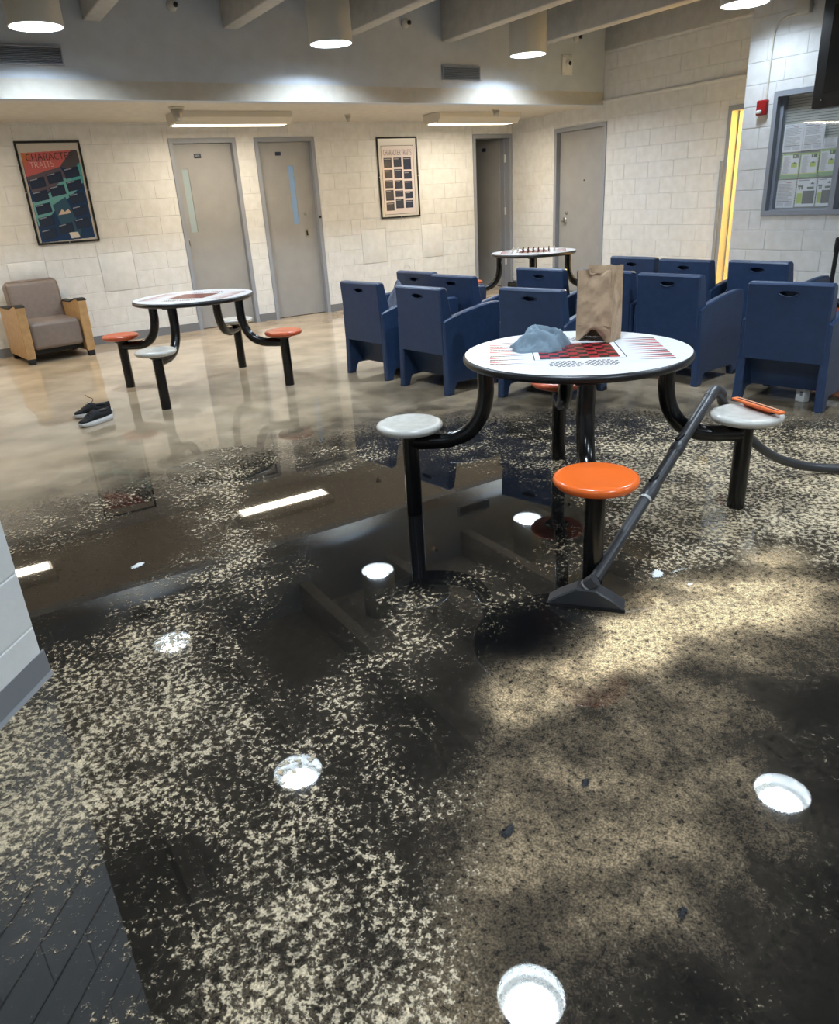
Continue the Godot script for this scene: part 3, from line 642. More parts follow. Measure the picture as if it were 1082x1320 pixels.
func make_materials() -> void:
	var grain := bump(0.09, 5, 3.0)
	M.paint = planar(mat(Color(0.865, 0.868, 0.872), 0.55), tinted(Color(0.93, 0.93, 0.92), Color(1, 1, 1), 0.02, 3), 1.3, grain, 0.10)
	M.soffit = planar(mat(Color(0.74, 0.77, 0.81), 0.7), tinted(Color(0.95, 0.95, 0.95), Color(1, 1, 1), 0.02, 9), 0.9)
	M.low_ceiling = planar(mat(Color(0.80, 0.78, 0.74), 0.75), tinted(Color(0.94, 0.94, 0.94), Color(1, 1, 1), 0.03, 12), 1.0)
	M.deck = planar(mat(Color(0.70, 0.70, 0.69), 0.8), tinted(Color(0.88, 0.88, 0.88), Color(1, 1, 1), 0.03, 15), 0.8)
	M.lamp_body = mat(Color(0.72, 0.72, 0.70), 0.45)
	M.lamp_glow = mat(Color(0.9, 0.9, 0.9), 0.5)
	M.lamp_glow.emission_enabled = true
	M.lamp_glow.emission = Color(0.88, 0.94, 1.0)
	M.lamp_glow.emission_energy_multiplier = 60.0
	M.lamp_dim = M.lamp_glow.duplicate()
	M.lamp_dim.emission_energy_multiplier = 24.0
	M.tube_glow = mat(Color(0.9, 0.9, 0.88), 0.5)
	M.tube_glow.emission_enabled = true
	M.tube_glow.emission = Color(1.0, 0.95, 0.85)
	M.tube_glow.emission_energy_multiplier = 3.0
	M.fixture = mat(Color(0.80, 0.78, 0.73), 0.5)
	M.door = planar(mat(Color(0.60, 0.60, 0.60), 0.42), tinted(Color(0.95, 0.95, 0.95), Color(1, 1, 1), 0.02, 21), 0.7)
	M.frame = mat(Color(0.55, 0.57, 0.61), 0.4)
	M.base = mat(Color(0.45, 0.46, 0.48), 0.5)
	M.steel = mat(Color(0.66, 0.65, 0.63), 0.3, 0.9)
	M.dark_metal = mat(Color(0.12, 0.12, 0.13), 0.4, 0.3)
	M.black = mat(Color(0.035, 0.035, 0.04), 0.22)
	M.black_matt = mat(Color(0.05, 0.05, 0.055), 0.6)
	M.rubber = mat(Color(0.21, 0.21, 0.22), 0.4)
	M.white = mat(Color(0.86, 0.86, 0.85), 0.5)
	M.frosted_blue = mat(Color(0.52, 0.64, 0.80), 0.25)
	M.frosted_grey = mat(Color(0.62, 0.68, 0.70), 0.25)
	M.plaque = mat(Color(0.10, 0.14, 0.25), 0.4)
	M.pale_letter = mat(Color(0.62, 0.64, 0.68), 0.5)
	M.glass = mat(Color(0.9, 0.95, 0.95, 0.10), 0.02)
	M.glass.transparency = BaseMaterial3D.TRANSPARENCY_ALPHA
	M.blue = planar(mat(Color(0.155, 0.235, 0.36), 0.42), tinted(Color(0.86, 0.86, 0.86), Color(1, 1, 1), 0.03, 31), 1.2, bump(0.12, 33, 3.0), 0.07)
	M.orange_seat = mat(Color(0.90, 0.41, 0.16), 0.22)
	M.orange_worn = planar(mat(Color(0.80, 0.38, 0.23), 0.3), tinted(Color(0.86, 0.80, 0.78), Color(1, 1, 1), 0.06, 41), 3.0)
	M.white_seat = planar(mat(Color(0.80, 0.785, 0.755), 0.25), tinted(Color(0.9, 0.9, 0.89), Color(1, 1, 1), 0.03, 43), 2.0)
	M.rim = mat(Color(0.09, 0.09, 0.095), 0.35)
	M.kraft = planar(mat(Color(0.71, 0.60, 0.48), 0.75), tinted(Color(0.9, 0.9, 0.9), Color(1, 1, 1), 0.05, 51), 4.0)
	M.cloth = planar(mat(Color(0.46, 0.53, 0.58), 0.9), tinted(Color(0.88, 0.88, 0.88), Color(1, 1, 1), 0.06, 53), 6.0)
	M.cloth_pale = planar(mat(Color(0.52, 0.54, 0.60), 0.9), tinted(Color(0.7, 0.7, 0.72), Color(1, 1, 1), 0.05, 55), 6.0)
	M.wood = planar(mat(Color(0.74, 0.60, 0.42), 0.45), tinted(Color(0.86, 0.84, 0.80), Color(1, 1, 1), 0.03, 61), 1.5)
	M.vinyl = planar(mat(Color(0.50, 0.45, 0.42), 0.45), tinted(Color(0.9, 0.9, 0.9), Color(1, 1, 1), 0.03, 63), 2.0)
	M.shoe = mat(Color(0.05, 0.05, 0.06), 0.8)
	M.sole = mat(Color(0.82, 0.81, 0.80), 0.55)
	M.warm_wall = mat(Color(0.95, 0.90, 0.72), 0.7)
	M.warm_door = mat(Color(0.90, 0.76, 0.50), 0.5)
	M.red = mat(Color(0.58, 0.08, 0.09), 0.4)

# ---------------------------------------------------------------- the room
func build_room() -> void:
	var far := Transform3D(Basis.IDENTITY, Vector3(0, 0, FAR_Z))                       # u = x
	var right := Transform3D(Basis(Vector3(0, 0, 1), Vector3(0, 1, 0), Vector3(-1, 0, 0)), Vector3(RIGHT_X, 0, 0))   # u = z
	var near := Transform3D(Basis(Vector3(0, 0, 1), Vector3(0, 1, 0), Vector3(-1, 0, 0)), Vector3(NEAR_X, 0, 0))
	# far wall with three door openings
	var doors := [Rect2(2.776, -0.1, 0.832, 2.335), Rect2(3.846, -0.1, 0.832, 2.335), Rect2(7.25, -0.1, 0.74, 2.335)]
	var w := struct("wall_far", slab(far, Rect2(-3.2, 0, 11.41, 2.6), doors, 0.22), M.paint)
	# small covers let into the block work
	var covers := [Rect2(1.72, 0.59, 0.40, 0.44), Rect2(0.745, 0.80, 0.40, 0.21), Rect2(5.262, 0.59, 0.40, 0.46), Rect2(6.272, 0.59, 0.373, 0.465)]
	lay_blocks(w, far, Rect2(0.3, 0, RIGHT_X - 0.3, LOW_Y + 0.01), doors + covers, 0.199, M.paint, 0.12)
	for k in covers.size():
		var c: Rect2 = covers[k]
		obj("access_cover", rbox(Vector3(c.size.x - 0.012, c.size.y - 0.012, 0.02), 0.005, 1), M.paint, w, Vector3(c.get_center().x, c.get_center().y, FAR_Z - 0.001))
	obj("patch_ring", tube(arc_points(Vector3(5.99, 0.47, FAR_Z + 0.006), 0.05, 0.0, PI, 12), 0.004, 6), M.paint, w)
	# right wall with the closed door and the lit doorway
	var rdoors := [Rect2(-8.877, -0.1, 1.01, 2.31), Rect2(-6.01, -0.1, 0.92, 2.27)]
	w = struct("wall_right", slab(right, Rect2(-10.05, 0, 5.0, HIGH_Y), rdoors, 0.2), M.paint)
	lay_blocks(w, right, Rect2(FAR_Z, 0, 4.68, 2.456), rdoors, 0.1865, M.paint, 0.07)
	lay_blocks(w, right * Transform3D(Basis.IDENTITY, Vector3(0, 0, -0.0)), Rect2(SOFFIT_Z, 2.46, 2.8, 0.92), [], 0.1865, M.paint, 0.07)
	obj("ledge", strip(right, Vector3(SOFFIT_Z, 2.436, 0), Vector3(-5.15, 2.458, 0.022)), M.paint, w)
	# nearer right wall with the notice window
	var win := [Rect2(-4.87, 1.07, 1.46, 1.08)]
	w = struct("wall_right_near", slab(near, Rect2(-5.2, 0, 8.4, HIGH_Y), win, 0.22), M.paint)
	lay_blocks(w, near, Rect2(-5.2, 0, 2.6, 3.2), win, 0.1865, M.paint, -5.2)
	obj("return", box(Vector3(NEAR_X + 0.22, 0, -5.2), Vector3(RIGHT_X + 0.2, HIGH_Y, -5.0)), M.paint, w)
	# left wall: a corner that juts into view, plus the hidden left side
	var d1 := Vector2(-0.627, 0.779)
	var c0 := Vector2(-0.013, -2.497)
	w = struct("wall_left", column([c0, c0 + d1 * 7.1, Vector2(-4.9, 3.2), Vector2(-3.25, -4.95), Vector2(-3.0, -4.9)], 0, HIGH_Y), M.paint)
	var lf := Transform3D(Basis(Vector3(-d1.x, 0, -d1.y), Vector3(0, 1, 0), Vector3(d1.y, 0, -d1.x)), Vector3(c0.x, 0, c0.y))
	lay_blocks(w, lf, Rect2(-1.6, 0.09, 1.6, 2.2), [], 0.2, M.paint, 0.0)
	struct("wall_left_far", box(Vector3(-3.2, 0, -10.05), Vector3(-3.0, HIGH_Y, -4.85)), M.paint)
	struct("wall_rear", box(Vector3(-5.0, 0, 3.0), Vector3(7.4, HIGH_Y, 3.2)), M.paint)
	# ceilings
	var cl := struct("ceiling", box(Vector3(-5.0, HIGH_Y, -8.1), Vector3(8.3, HIGH_Y + 0.15, 3.2)), M.deck)
	for k in 8:
		var bx: float = -0.84 + 1.262 * k
		obj("beam", rbox(Vector3(0.15, 0.40, 10.9), 0.012, 1), M.deck, cl, Vector3(bx + 0.075, 3.21, SOFFIT_Z + 5.45))
	struct("ceiling_alcove", box(Vector3(-3.2, LOW_Y, -10.05), Vector3(8.21, LOW_Y + 0.15, SOFFIT_Z)), M.low_ceiling)
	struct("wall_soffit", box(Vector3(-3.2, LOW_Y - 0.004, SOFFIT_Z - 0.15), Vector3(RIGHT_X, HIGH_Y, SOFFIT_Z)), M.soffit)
	# skirting
	var bb := struct("baseboard_far", strip(far, Vector3(-3.0, 0, 0), Vector3(2.772, 0.10, 0.012)), M.base)
	obj("baseboard_piece", strip(far, Vector3(3.612, 0, 0), Vector3(3.842, 0.10, 0.012)), M.base, bb)
	obj("baseboard_piece", strip(far, Vector3(4.682, 0, 0), Vector3(7.246, 0.10, 0.012)), M.base, bb)
	bb = struct("baseboard_right", strip(right, Vector3(FAR_Z, 0, 0), Vector3(-8.88, 0.10, 0.012)), M.base)
	obj("baseboard_piece", strip(right, Vector3(-7.86, 0, 0), Vector3(-6.015, 0.10, 0.012)), M.base, bb)
	struct("baseboard_right_near", strip(near, Vector3(-5.2, 0, 0), Vector3(2.9, 0.10, 0.012)), M.base)
	bb = struct("baseboard_left", prism([Vector2(0, 0), Vector2(0.024, 0), Vector2(0.022, 0.006), Vector2(0.012, 0.018), Vector2(0.008, 0.10), Vector2(0, 0.10)], 0.0, 6.8, 0.0, Basis(lf.basis.z, Vector3.UP, -lf.basis.x)), M.base, Vector3(c0.x, 0, c0.y) + lf.basis.x * 0.012)
	build_doors(far, right)
	build_window(near)
	# vents and sensors on the soffit
	vent(Vector3(1.20, 2.735, SOFFIT_Z), 0.5, "grey louvred wall vent on the soffit at the left edge")
	vent(Vector3(5.725, 2.71, SOFFIT_Z), 0.52, "grey louvred wall vent on the soffit in the middle")
	var s := thing("wall_sensor", Vector3(7.355, 2.84, SOFFIT_Z), 0.0, "white square wall plate with a round black camera eye on the soffit", "sensor")
	obj("plate", rbox(Vector3(0.17, 0.22, 0.014), 0.005, 1), M.white, s, Vector3(0, 0, 0.007))
	obj("eye", lathe([Vector2(0, 0), Vector2(0.045, 0), Vector2(0.045, 0.02), Vector2(0.034, 0.032), Vector2(0, 0.036)], 20), M.white, s, Vector3(0.01, 0.015, 0.014), Basis(Vector3.RIGHT, PI / 2))
	obj("lens", lathe([Vector2(0, 0), Vector2(0.024, 0), Vector2(0.016, 0.012), Vector2(0, 0.014)], 16), M.black, s, Vector3(0.01, 0.015, 0.048), Basis(Vector3.RIGHT, PI / 2))
	for p: Vector2 in [Vector2(-0.065, 0.09), Vector2(0.065, 0.09), Vector2(-0.065, -0.09), Vector2(0.065, -0.09)]:
		obj("screw", lathe([Vector2(0, 0), Vector2(0.007, 0), Vector2(0.005, 0.004), Vector2(0, 0.005)], 8), M.steel, s, Vector3(p.x, p.y, 0.014), Basis(Vector3.RIGHT, PI / 2))
	var labels := ["small pale knob with a dark eye high on the soffit beside the middle beam", "small pale knob with a dark eye on the soffit above the square plate", "small pale knob with a dark eye at the top edge above the cell doors"]
	var spots := [Vector3(5.0, 3.16, SOFFIT_Z), Vector3(7.5, 3.14, SOFFIT_Z), Vector3(2.49, 3.17, SOFFIT_Z)]
	for k in 3:
		s = thing("sprinkler_outlet", spots[k], 0.0, labels[k], "sprinkler", "side outlets on the soffit")
		obj("body", lathe([Vector2(0, 0), Vector2(0.05, 0), Vector2(0.045, 0.03), Vector2(0.025, 0.05), Vector2(0, 0.05)], 16), M.lamp_body, s, Vector3.ZERO, Basis(Vector3.RIGHT, PI / 2))
		obj("head", lathe([Vector2(0, 0), Vector2(0.02, 0), Vector2(0.022, 0.02), Vector2(0, 0.03)], 12), M.dark_metal, s, Vector3(0.02, 0, 0.05), Basis(Vector3.RIGHT, PI / 2))
	# detectors under the alcove ceiling
	dome(Vector3(2.53, LOW_Y, -8.45), "grey conical camera dome hanging beside the left fluorescent fixture", 1.0)
	dome(Vector3(6.62, LOW_Y, -8.45), "small camera dome hanging in front of the right fluorescent fixture", 0.7)
	dome(Vector3(4.80, LOW_Y, -9.05), "small low detector on the alcove ceiling left of the pale poster", 0.6)

func arc_points(c: Vector3, r: float, a0: float, a1: float, n: int) -> Array:
	var out := []
	for k in n + 1:
		var a := lerpf(a0, a1, k / float(n))
		out.append(c + Vector3(cos(a), sin(a), 0) * r)
	return out

func dome(at: Vector3, label: String, k: float) -> void:
	var s := thing("ceiling_camera", at, 0.0, label, "camera")
	obj("mount", lathe([Vector2(0, -0.02 * k), Vector2(0.075 * k, -0.02 * k), Vector2(0.08 * k, -0.001), Vector2(0, -0.001)], 20), M.fixture, s)
	obj("dome", lathe([Vector2(0, -0.135 * k), Vector2(0.028 * k, -0.128 * k), Vector2(0.045 * k, -0.09 * k), Vector2(0.065 * k, -0.02 * k), Vector2(0, -0.02 * k)], 20), M.steel, s)

func vent(at: Vector3, w: float, label: String) -> void:
	var t := thing("wall_vent", at, 0.0, label, "vent", "soffit vents")
	var h := 0.135
	obj("backing", box(Vector3(-w / 2, -h / 2, 0.001), Vector3(w / 2, h / 2, 0.006)), M.dark_metal, t)
	var st := start()
	for s: float in [-1.0, 1.0]:
		add_rbox(st, Vector3(0, s * h / 2, 0.012), Vector3(w + 0.02, 0.014, 0.022), 0.004, 1)
		add_rbox(st, Vector3(s * w / 2, 0, 0.012), Vector3(0.014, h + 0.012, 0.022), 0.004, 1)
	obj("frame", finish(st), M.frame, t)
	var slat := rbox(Vector3(w - 0.01, 0.003, 0.016), 0.001, 1)
	for k in 9: obj("slat", slat, M.frame, t, Vector3(0, -h / 2 + (k + 1) * h / 10.0, 0.013), Basis(Vector3.RIGHT, 0.7))

# door frame and leaf. frame: u along the wall, y up, z out of the wall into the room
func door_frame(d: Node3D, fr: Transform3D, r: Rect2) -> void:
	var u0 := r.position.x
	var u1 := r.end.x
	var top := r.end.y
	obj("head", strip(fr, Vector3(u0, top - 0.05, -0.2), Vector3(u1, top, 0.014)), M.frame, d)
	obj("jamb", strip(fr, Vector3(u0, 0, -0.2), Vector3(u0 + 0.05, top - 0.05, 0.014)), M.frame, d)
	obj("jamb", strip(fr, Vector3(u1 - 0.05, 0, -0.2), Vector3(u1, top - 0.05, 0.014)), M.frame, d)
	obj("stop", strip(fr, Vector3(u1 - 0.066, 0, -0.2), Vector3(u1 - 0.05, top - 0.05, -0.105)), M.frame, d)
	obj("stop", strip(fr, Vector3(u0 + 0.05, 0, -0.2), Vector3(u0 + 0.066, top - 0.05, -0.105)), M.frame, d)

func build_doors(far: Transform3D, right: Transform3D) -> void:
	# two cell doors with narrow panes
	var spec := [
		{"r": Rect2(2.776, 0, 0.832, 2.235), "pane": Rect2(2.902, 1.186, 0.08, 0.72), "glass": M.frosted_grey, "plaque": Rect2(3.079, 2.023, 0.088, 0.05), "pull": Vector2(2.838, 1.065), "lock": Vector2(2.822, 1.304)},
		{"r": Rect2(3.846, 0, 0.832, 2.235), "pane": Rect2(4.296, 1.19, 0.077, 0.717), "glass": M.frosted_blue, "plaque": Rect2(4.141, 2.029, 0.077, 0.042), "pull": Vector2(4.466, 1.07), "lock": Vector2(4.474, 1.314)}]
	for k in 2:
		var s: Dictionary = spec[k]
		var r: Rect2 = s.r
		var d := Node3D.new()
		d.name = "door_%d" % (k + 1)
		add_child(d)
		d.set_meta("kind", "structure")
		door_frame(d, far, r)
		var z := -0.062
		var pane: Rect2 = s.pane
		var leaf := obj("leaf", slab(far * Transform3D(Basis.IDENTITY, Vector3(0, 0, z)), Rect2(r.position.x + 0.052, 0.008, r.size.x - 0.104, r.size.y - 0.06), [pane], 0.042), M.door, d)
		obj("pane", strip(far, Vector3(pane.position.x, pane.position.y, z - 0.03), Vector3(pane.end.x, pane.end.y, z - 0.008)), s.glass, leaf)
		var pq: Rect2 = s.plaque
		var pl := obj("number_plate", rbox(Vector3(pq.size.x, pq.size.y, 0.006), 0.002, 1), M.plaque, leaf, Vector3(pq.get_center().x, pq.get_center().y, FAR_Z + z + 0.003))
		if k == 0:
			var tm := TextMesh.new()
			tm.text = "421"
			tm.font_size = 24
			tm.pixel_size = 0.0013
			tm.depth = 0.001
			obj("lettering", tm, M.pale_letter, pl, Vector3(0, 0, 0.0035))
		var pu: Vector2 = s.pull
		var h := obj("pull_plate", rbox(Vector3(0.045, 0.10, 0.008), 0.003, 1), M.steel, leaf, Vector3(pu.x, pu.y, FAR_Z + z + 0.004))
		obj("painted_recess", rbox(Vector3(0.022, 0.06, 0.006), 0.002, 1), M.black_matt, h, Vector3(0.004, 0.0, 0.003))  # solid black box on the plate; its colour stands in for slot shade
		var lk: Vector2 = s.lock
		obj("lock", lathe([Vector2(0, 0), Vector2(0.02, 0), Vector2(0.018, 0.008), Vector2(0.008, 0.01), Vector2(0, 0.009)], 16), M.steel, leaf, Vector3(lk.x, lk.y, FAR_Z + z), Basis(Vector3.RIGHT, PI / 2))
		if k == 1:
			obj("frame_button", lathe([Vector2(0, 0), Vector2(0.018, 0), Vector2(0.014, 0.01), Vector2(0, 0.012)], 14), M.dark_metal, d, Vector3(4.655, 1.262, FAR_Z + 0.014), Basis(Vector3.RIGHT, PI / 2))
		# what lies behind the pane: a closed cell
		obj("cell_back", strip(far, Vector3(r.position.x, 0, -0.26), Vector3(r.end.x, r.end.y, -0.24)), M.paint, d)
	# dark doorway with its leaf swung into the unlit room
	var d3 := Node3D.new()
	d3.name = "door_3"
	add_child(d3)
	d3.set_meta("kind", "structure")
	var r3 := Rect2(7.25, 0, 0.74, 2.235)
	door_frame(d3, far, r3)
	var leaf3 := obj("leaf", box(Vector3(-0.64, 0.01, -0.02), Vector3(0, 2.18, 0.02)), M.door, d3, Vector3(7.92, 0, FAR_Z - 0.2), Basis(Vector3.UP, -1.42))
	obj("pane", box(Vector3(-0.58, 1.15, 0.021), Vector3(-0.5, 1.87, 0.025)), M.black_matt, leaf3)
	obj("number_plate", box(Vector3(-0.36, 2.03, 0.021), Vector3(-0.28, 2.08, 0.026)), M.plaque, leaf3)
	for y: float in [0.35, 1.1, 1.85]:
		obj("hinge", box(Vector3(7.925, y, FAR_Z - 0.17), Vector3(7.945, y + 0.11, FAR_Z - 0.08)), M.white, d3)
	struct("wall_dark_room", room_shell(Vector3(6.6, 0, -11.6), Vector3(8.4, 2.5, FAR_Z - 0.22), 2, Rect2(7.25, 0, 0.74, 2.235)), M.paint)
	# closed door in the right wall
	var d4 := Node3D.new()
	d4.name = "door_4"
	add_child(d4)
	d4.set_meta("kind", "structure")
	var r4 := Rect2(-8.877, 0, 1.01, 2.21)
	door_frame(d4, right, r4)
	var leaf4 := obj("leaf", strip(right, Vector3(r4.position.x + 0.052, 0.008, -0.10), Vector3(r4.end.x - 0.052, 2.158, -0.06)), M.door, d4)
	obj("knob", lathe([Vector2(0, 0), Vector2(0.035, 0), Vector2(0.03, 0.008), Vector2(0.014, 0.012), Vector2(0.014, 0.03), Vector2(0.03, 0.042), Vector2(0.03, 0.06), Vector2(0.018, 0.07), Vector2(0, 0.072)], 20), M.steel, leaf4, Vector3(RIGHT_X + 0.06, 1.005, -8.70), Basis(Vector3(0, 0, 1), PI / 2))
	obj("lock", lathe([Vector2(0, 0), Vector2(0.024, 0), Vector2(0.02, 0.012), Vector2(0, 0.014)], 16), M.steel, leaf4, Vector3(RIGHT_X + 0.06, 1.098, -8.675), Basis(Vector3(0, 0, 1), PI / 2))
	obj("viewer", lathe([Vector2(0, 0), Vector2(0.012, 0), Vector2(0.008, 0.004), Vector2(0, 0.004)], 10), M.dark_metal, leaf4, Vector3(RIGHT_X + 0.06, 1.52, -8.33), Basis(Vector3(0, 0, 1), PI / 2))
	# lit doorway: a small warm room behind it
	var d5 := Node3D.new()
	d5.name = "door_5"
	add_child(d5)
	d5.set_meta("kind", "structure")
	door_frame(d5, right, Rect2(-6.01, 0, 0.92, 2.17))
	obj("strike_guard", strip(right, Vector3(-6.045, 0.3, 0.0), Vector3(-6.01, 1.62, 0.03)), M.frame, d5)
	var leaf5 := obj("leaf", box(Vector3(-0.02, 0.01, -0.82), Vector3(0.02, 2.1, 0)), M.warm_door, d5, Vector3(RIGHT_X + 0.19, 0, -5.145), Basis(Vector3.UP, -0.95))
	obj("latch_plate", box(Vector3(-0.026, 1.0, -0.80), Vector3(-0.02, 1.1, -0.765)), M.dark_metal, leaf5)
	struct("wall_lit_room", room_shell(Vector3(RIGHT_X + 0.2, 0, -7.3), Vector3(10.2, 2.5, -4.6), 0, Rect2(-6.01, 0, 0.92, 2.17)), M.warm_wall)
	var lt := thing("room_lamp", Vector3(9.0, 2.5, -6.0), 0.0, "warm round ceiling lamp inside the yellow room", "lamp")
	obj("globe_lamp", lathe([Vector2(0, -0.10), Vector2(0.08, -0.09), Vector2(0.13, -0.04), Vector2(0.14, 0.0), Vector2(0, 0.0)], 24), glow(Color(1.0, 0.82, 0.5), 4.0), lt)
	var o := OmniLight3D.new()
	o.name = "globe_light"
	o.light_color = Color(1.0, 0.90, 0.62)
	o.light_energy = 14.0
	o.omni_range = 8.0
	o.omni_attenuation = 2.0
	o.light_size = 0.1
	o.shadow_enabled = true
	lt.add_child(o)
	o.position = Vector3(0, -0.22, 0)

func glow(c: Color, e: float) -> StandardMaterial3D:
	var m := mat(c, 0.5)
	m.emission_enabled = true
	m.emission = c
	m.emission_energy_multiplier = e
	return m

# walls, floor and ceiling of a side room as thin slabs; open: 0 = opening in the low-x wall, 2 = in the high-z wall
func room_shell(lo: Vector3, hi: Vector3, open: int, hole: Rect2) -> ArrayMesh:
	var st := start()
	var t := 0.1
	add_box(st, Vector3(lo.x, lo.y - t, lo.z), Vector3(hi.x, lo.y, hi.z))
	add_box(st, Vector3(lo.x, hi.y, lo.z), Vector3(hi.x, hi.y + t, hi.z))
	if open == 0:
		add_box(st, Vector3(hi.x, lo.y, lo.z), Vector3(hi.x + t, hi.y, hi.z))
		add_box(st, Vector3(lo.x, lo.y, lo.z - t), Vector3(hi.x, hi.y, lo.z))
		add_box(st, Vector3(lo.x, lo.y, hi.z), Vector3(hi.x, hi.y, hi.z + t))
		for q: Rect2 in cut(Rect2(lo.z, lo.y, hi.z - lo.z, hi.y - lo.y), [hole]):
			add_box(st, Vector3(lo.x, q.position.y, q.position.x), Vector3(lo.x + 0.012, q.end.y, q.end.x))
	else:
		add_box(st, Vector3(lo.x - t, lo.y, lo.z), Vector3(lo.x, hi.y, hi.z))
		add_box(st, Vector3(hi.x, lo.y, lo.z), Vector3(hi.x + t, hi.y, hi.z))
		add_box(st, Vector3(lo.x, lo.y, lo.z - t), Vector3(hi.x, hi.y, lo.z))
		for q: Rect2 in cut(Rect2(lo.x, lo.y, hi.x - lo.x, hi.y - lo.y), [hole]):
			add_box(st, Vector3(q.position.x, q.position.y, hi.z - 0.012), Vector3(q.end.x, q.end.y, hi.z))
	return finish(st)

# notice window in the nearer right wall; frame n: u = z, y up, z out into the room
func build_window(n: Transform3D) -> void:
	var w := Node3D.new()
	w.name = "window_1"
	add_child(w)
	w.set_meta("kind", "structure")
	var u0 := -4.87
	var u1 := -3.41
	var y0 := 1.07
	var y1 := 2.15
	for a in [[u0, y0, u1, y0 + 0.042], [u0, y1 - 0.042, u1, y1], [u0, y0 + 0.042, u0 + 0.042, y1 - 0.042], [u1 - 0.042, y0 + 0.042, u1, y1 - 0.042], [-4.19, y0 + 0.042, -4.14, y1 - 0.042]]:
		obj("window_frame", strip(n, Vector3(a[0], a[1], -0.1), Vector3(a[2], a[3], 0.02)), M.frame, w)
	for a in [[u0 + 0.042, y0 + 0.042, u0 + 0.075, y1 - 0.042], [u0 + 0.075, y0 + 0.042, u1 - 0.042, y0 + 0.058]]:
		obj("window_stop", strip(n, Vector3(a[0], a[1], -0.1), Vector3(a[2], a[3], -0.04)), M.frame, w)
	for a in [[u0 + 0.05, -4.19], [-4.14, u1 - 0.042]]:
		obj("pane", strip(n, Vector3(a[0], y0 + 0.042, -0.072), Vector3(a[1], y1 - 0.042, -0.066)), M.glass, w)
	# blind behind the glass: a stack of thin slats and its backing wall
	var bt := thing("window_blind", Vector3.ZERO, 0.0, "pale closed slat blind behind the notice window", "blind")
	var st := start()
	for k in 44:
		add_box(st, Vector3(NEAR_X + 0.105, y0 + 0.03 + k * 0.024, u0 + 0.03), Vector3(NEAR_X + 0.117, y0 + 0.049 + k * 0.024, u1 - 0.03))
	tag(obj("slats", finish(st), mat(Color(0.66, 0.66, 0.64), 0.5), bt), "", "", "", "stuff")
	obj("headrail", box(Vector3(NEAR_X + 0.1, y1 - 0.05, u0 + 0.03), Vector3(NEAR_X + 0.13, y1 - 0.01, u1 - 0.03)), M.white, bt)
	obj("backing", box(Vector3(NEAR_X + 0.13, y0, u0), Vector3(NEAR_X + 0.14, y1, u1)), M.dark_metal, bt)
	# sheets taped to the inside of the pane: u0, u1, y0, y1, kind
	var papers := [
		[-4.78, -4.582, 1.627, 1.866, 0, "white typed notice at the top left of the window papers"],
		[-4.58, -4.375, 1.63, 1.853, 0, "white typed notice at the top, second from the left"],
		[-4.372, -4.24, 1.632, 1.722, 0, "short white typed strip at the right of the top notices"],
		[-4.766, -4.584, 1.394, 1.615, 1, "green bordered flyer at the left of the middle row"],
		[-4.576, -4.401, 1.395, 1.608, 1, "green bordered flyer in the centre of the middle row"],
		[-4.388, -4.232, 1.40, 1.627, 1, "green bordered flyer at the right of the middle row"],
		[-4.785, -4.59, 1.134, 1.384, 0, "white typed notice at the bottom left of the window papers"],
		[-4.58, -4.384, 1.14, 1.383, 2, "flyer with a dark block in the middle of the bottom row"],
		[-4.374, -4.234, 1.14, 1.384, 2, "flyer with a dark block at the right of the bottom row"]]
	var look := [paper_texture(0), paper_texture(1), paper_texture(2)]
	for k in papers.size():
		var p: Array = papers[k]
		var m := mat(Color(1, 1, 1), 0.6)
		m.albedo_texture = look[p[4]]
		var o := obj("paper_notice", sheet(p[1] - p[0], p[3] - p[2]), m, self, Vector3(NEAR_X + 0.074 + 0.001 * (k % 3), (p[2] + p[3]) / 2, (p[0] + p[1]) / 2), n.basis * Basis(Vector3(0, 0, 1), 0.012 * ((k * 7) % 3 - 1)))
		tag(o, p[5], "notice", "sheets taped in the notice window")
	# fire alarm and its conduit
	var al := thing("fire_alarm", Vector3(NEAR_X, 2.028, -4.975), -PI / 2, "red wall fire alarm with a white strobe left of the notice window", "alarm")
	obj("body", rbox(Vector3(0.105, 0.13, 0.05), 0.012, 2), M.red, al, Vector3(0, 0.005, 0.03))
	obj("base_plate", rbox(Vector3(0.1, 0.15, 0.012), 0.004, 1), M.white, al, Vector3(0, -0.012, 0.006))
	obj("strobe", rbox(Vector3(0.05, 0.03, 0.03), 0.01, 2), M.white, al, Vector3(-0.012, -0.03, 0.058))
	var cd := thing("conduit", Vector3.ZERO, 0.0, "thin painted conduit running up the wall from the fire alarm", "conduit")
	obj("pipe", tube(smooth_path([Vector3(NEAR_X - 0.012, 2.10, -4.955), Vector3(NEAR_X - 0.012, 2.35, -4.955), Vector3(NEAR_X - 0.012, 2.60, -4.95), Vector3(NEAR_X - 0.012, 2.70, -4.92), Vector3(NEAR_X - 0.012, 2.745, -4.84), Vector3(NEAR_X - 0.012, 2.75, -4.72)], 5), 0.010, 8), M.fixture, cd)
	obj("junction_box", rbox(Vector3(0.06, 0.12, 0.12), 0.006, 1), M.fixture, cd, Vector3(NEAR_X - 0.03, 2.79, -4.66))
	# television on its bracket in front of the window
	var tv := thing("television", Vector3(6.86, 2.36, -3.78), -PI / 2, "black television hung high in front of the notice window", "television")
	obj("casing", rbox(Vector3(1.08, 0.84, 0.10), 0.018, 2), M.dark_metal, tv, Vector3(0, 0, -0.05))
	obj("screen", box(Vector3(-0.44, -0.30, 0.0), Vector3(0.44, 0.34, 0.003)), M.black, tv)
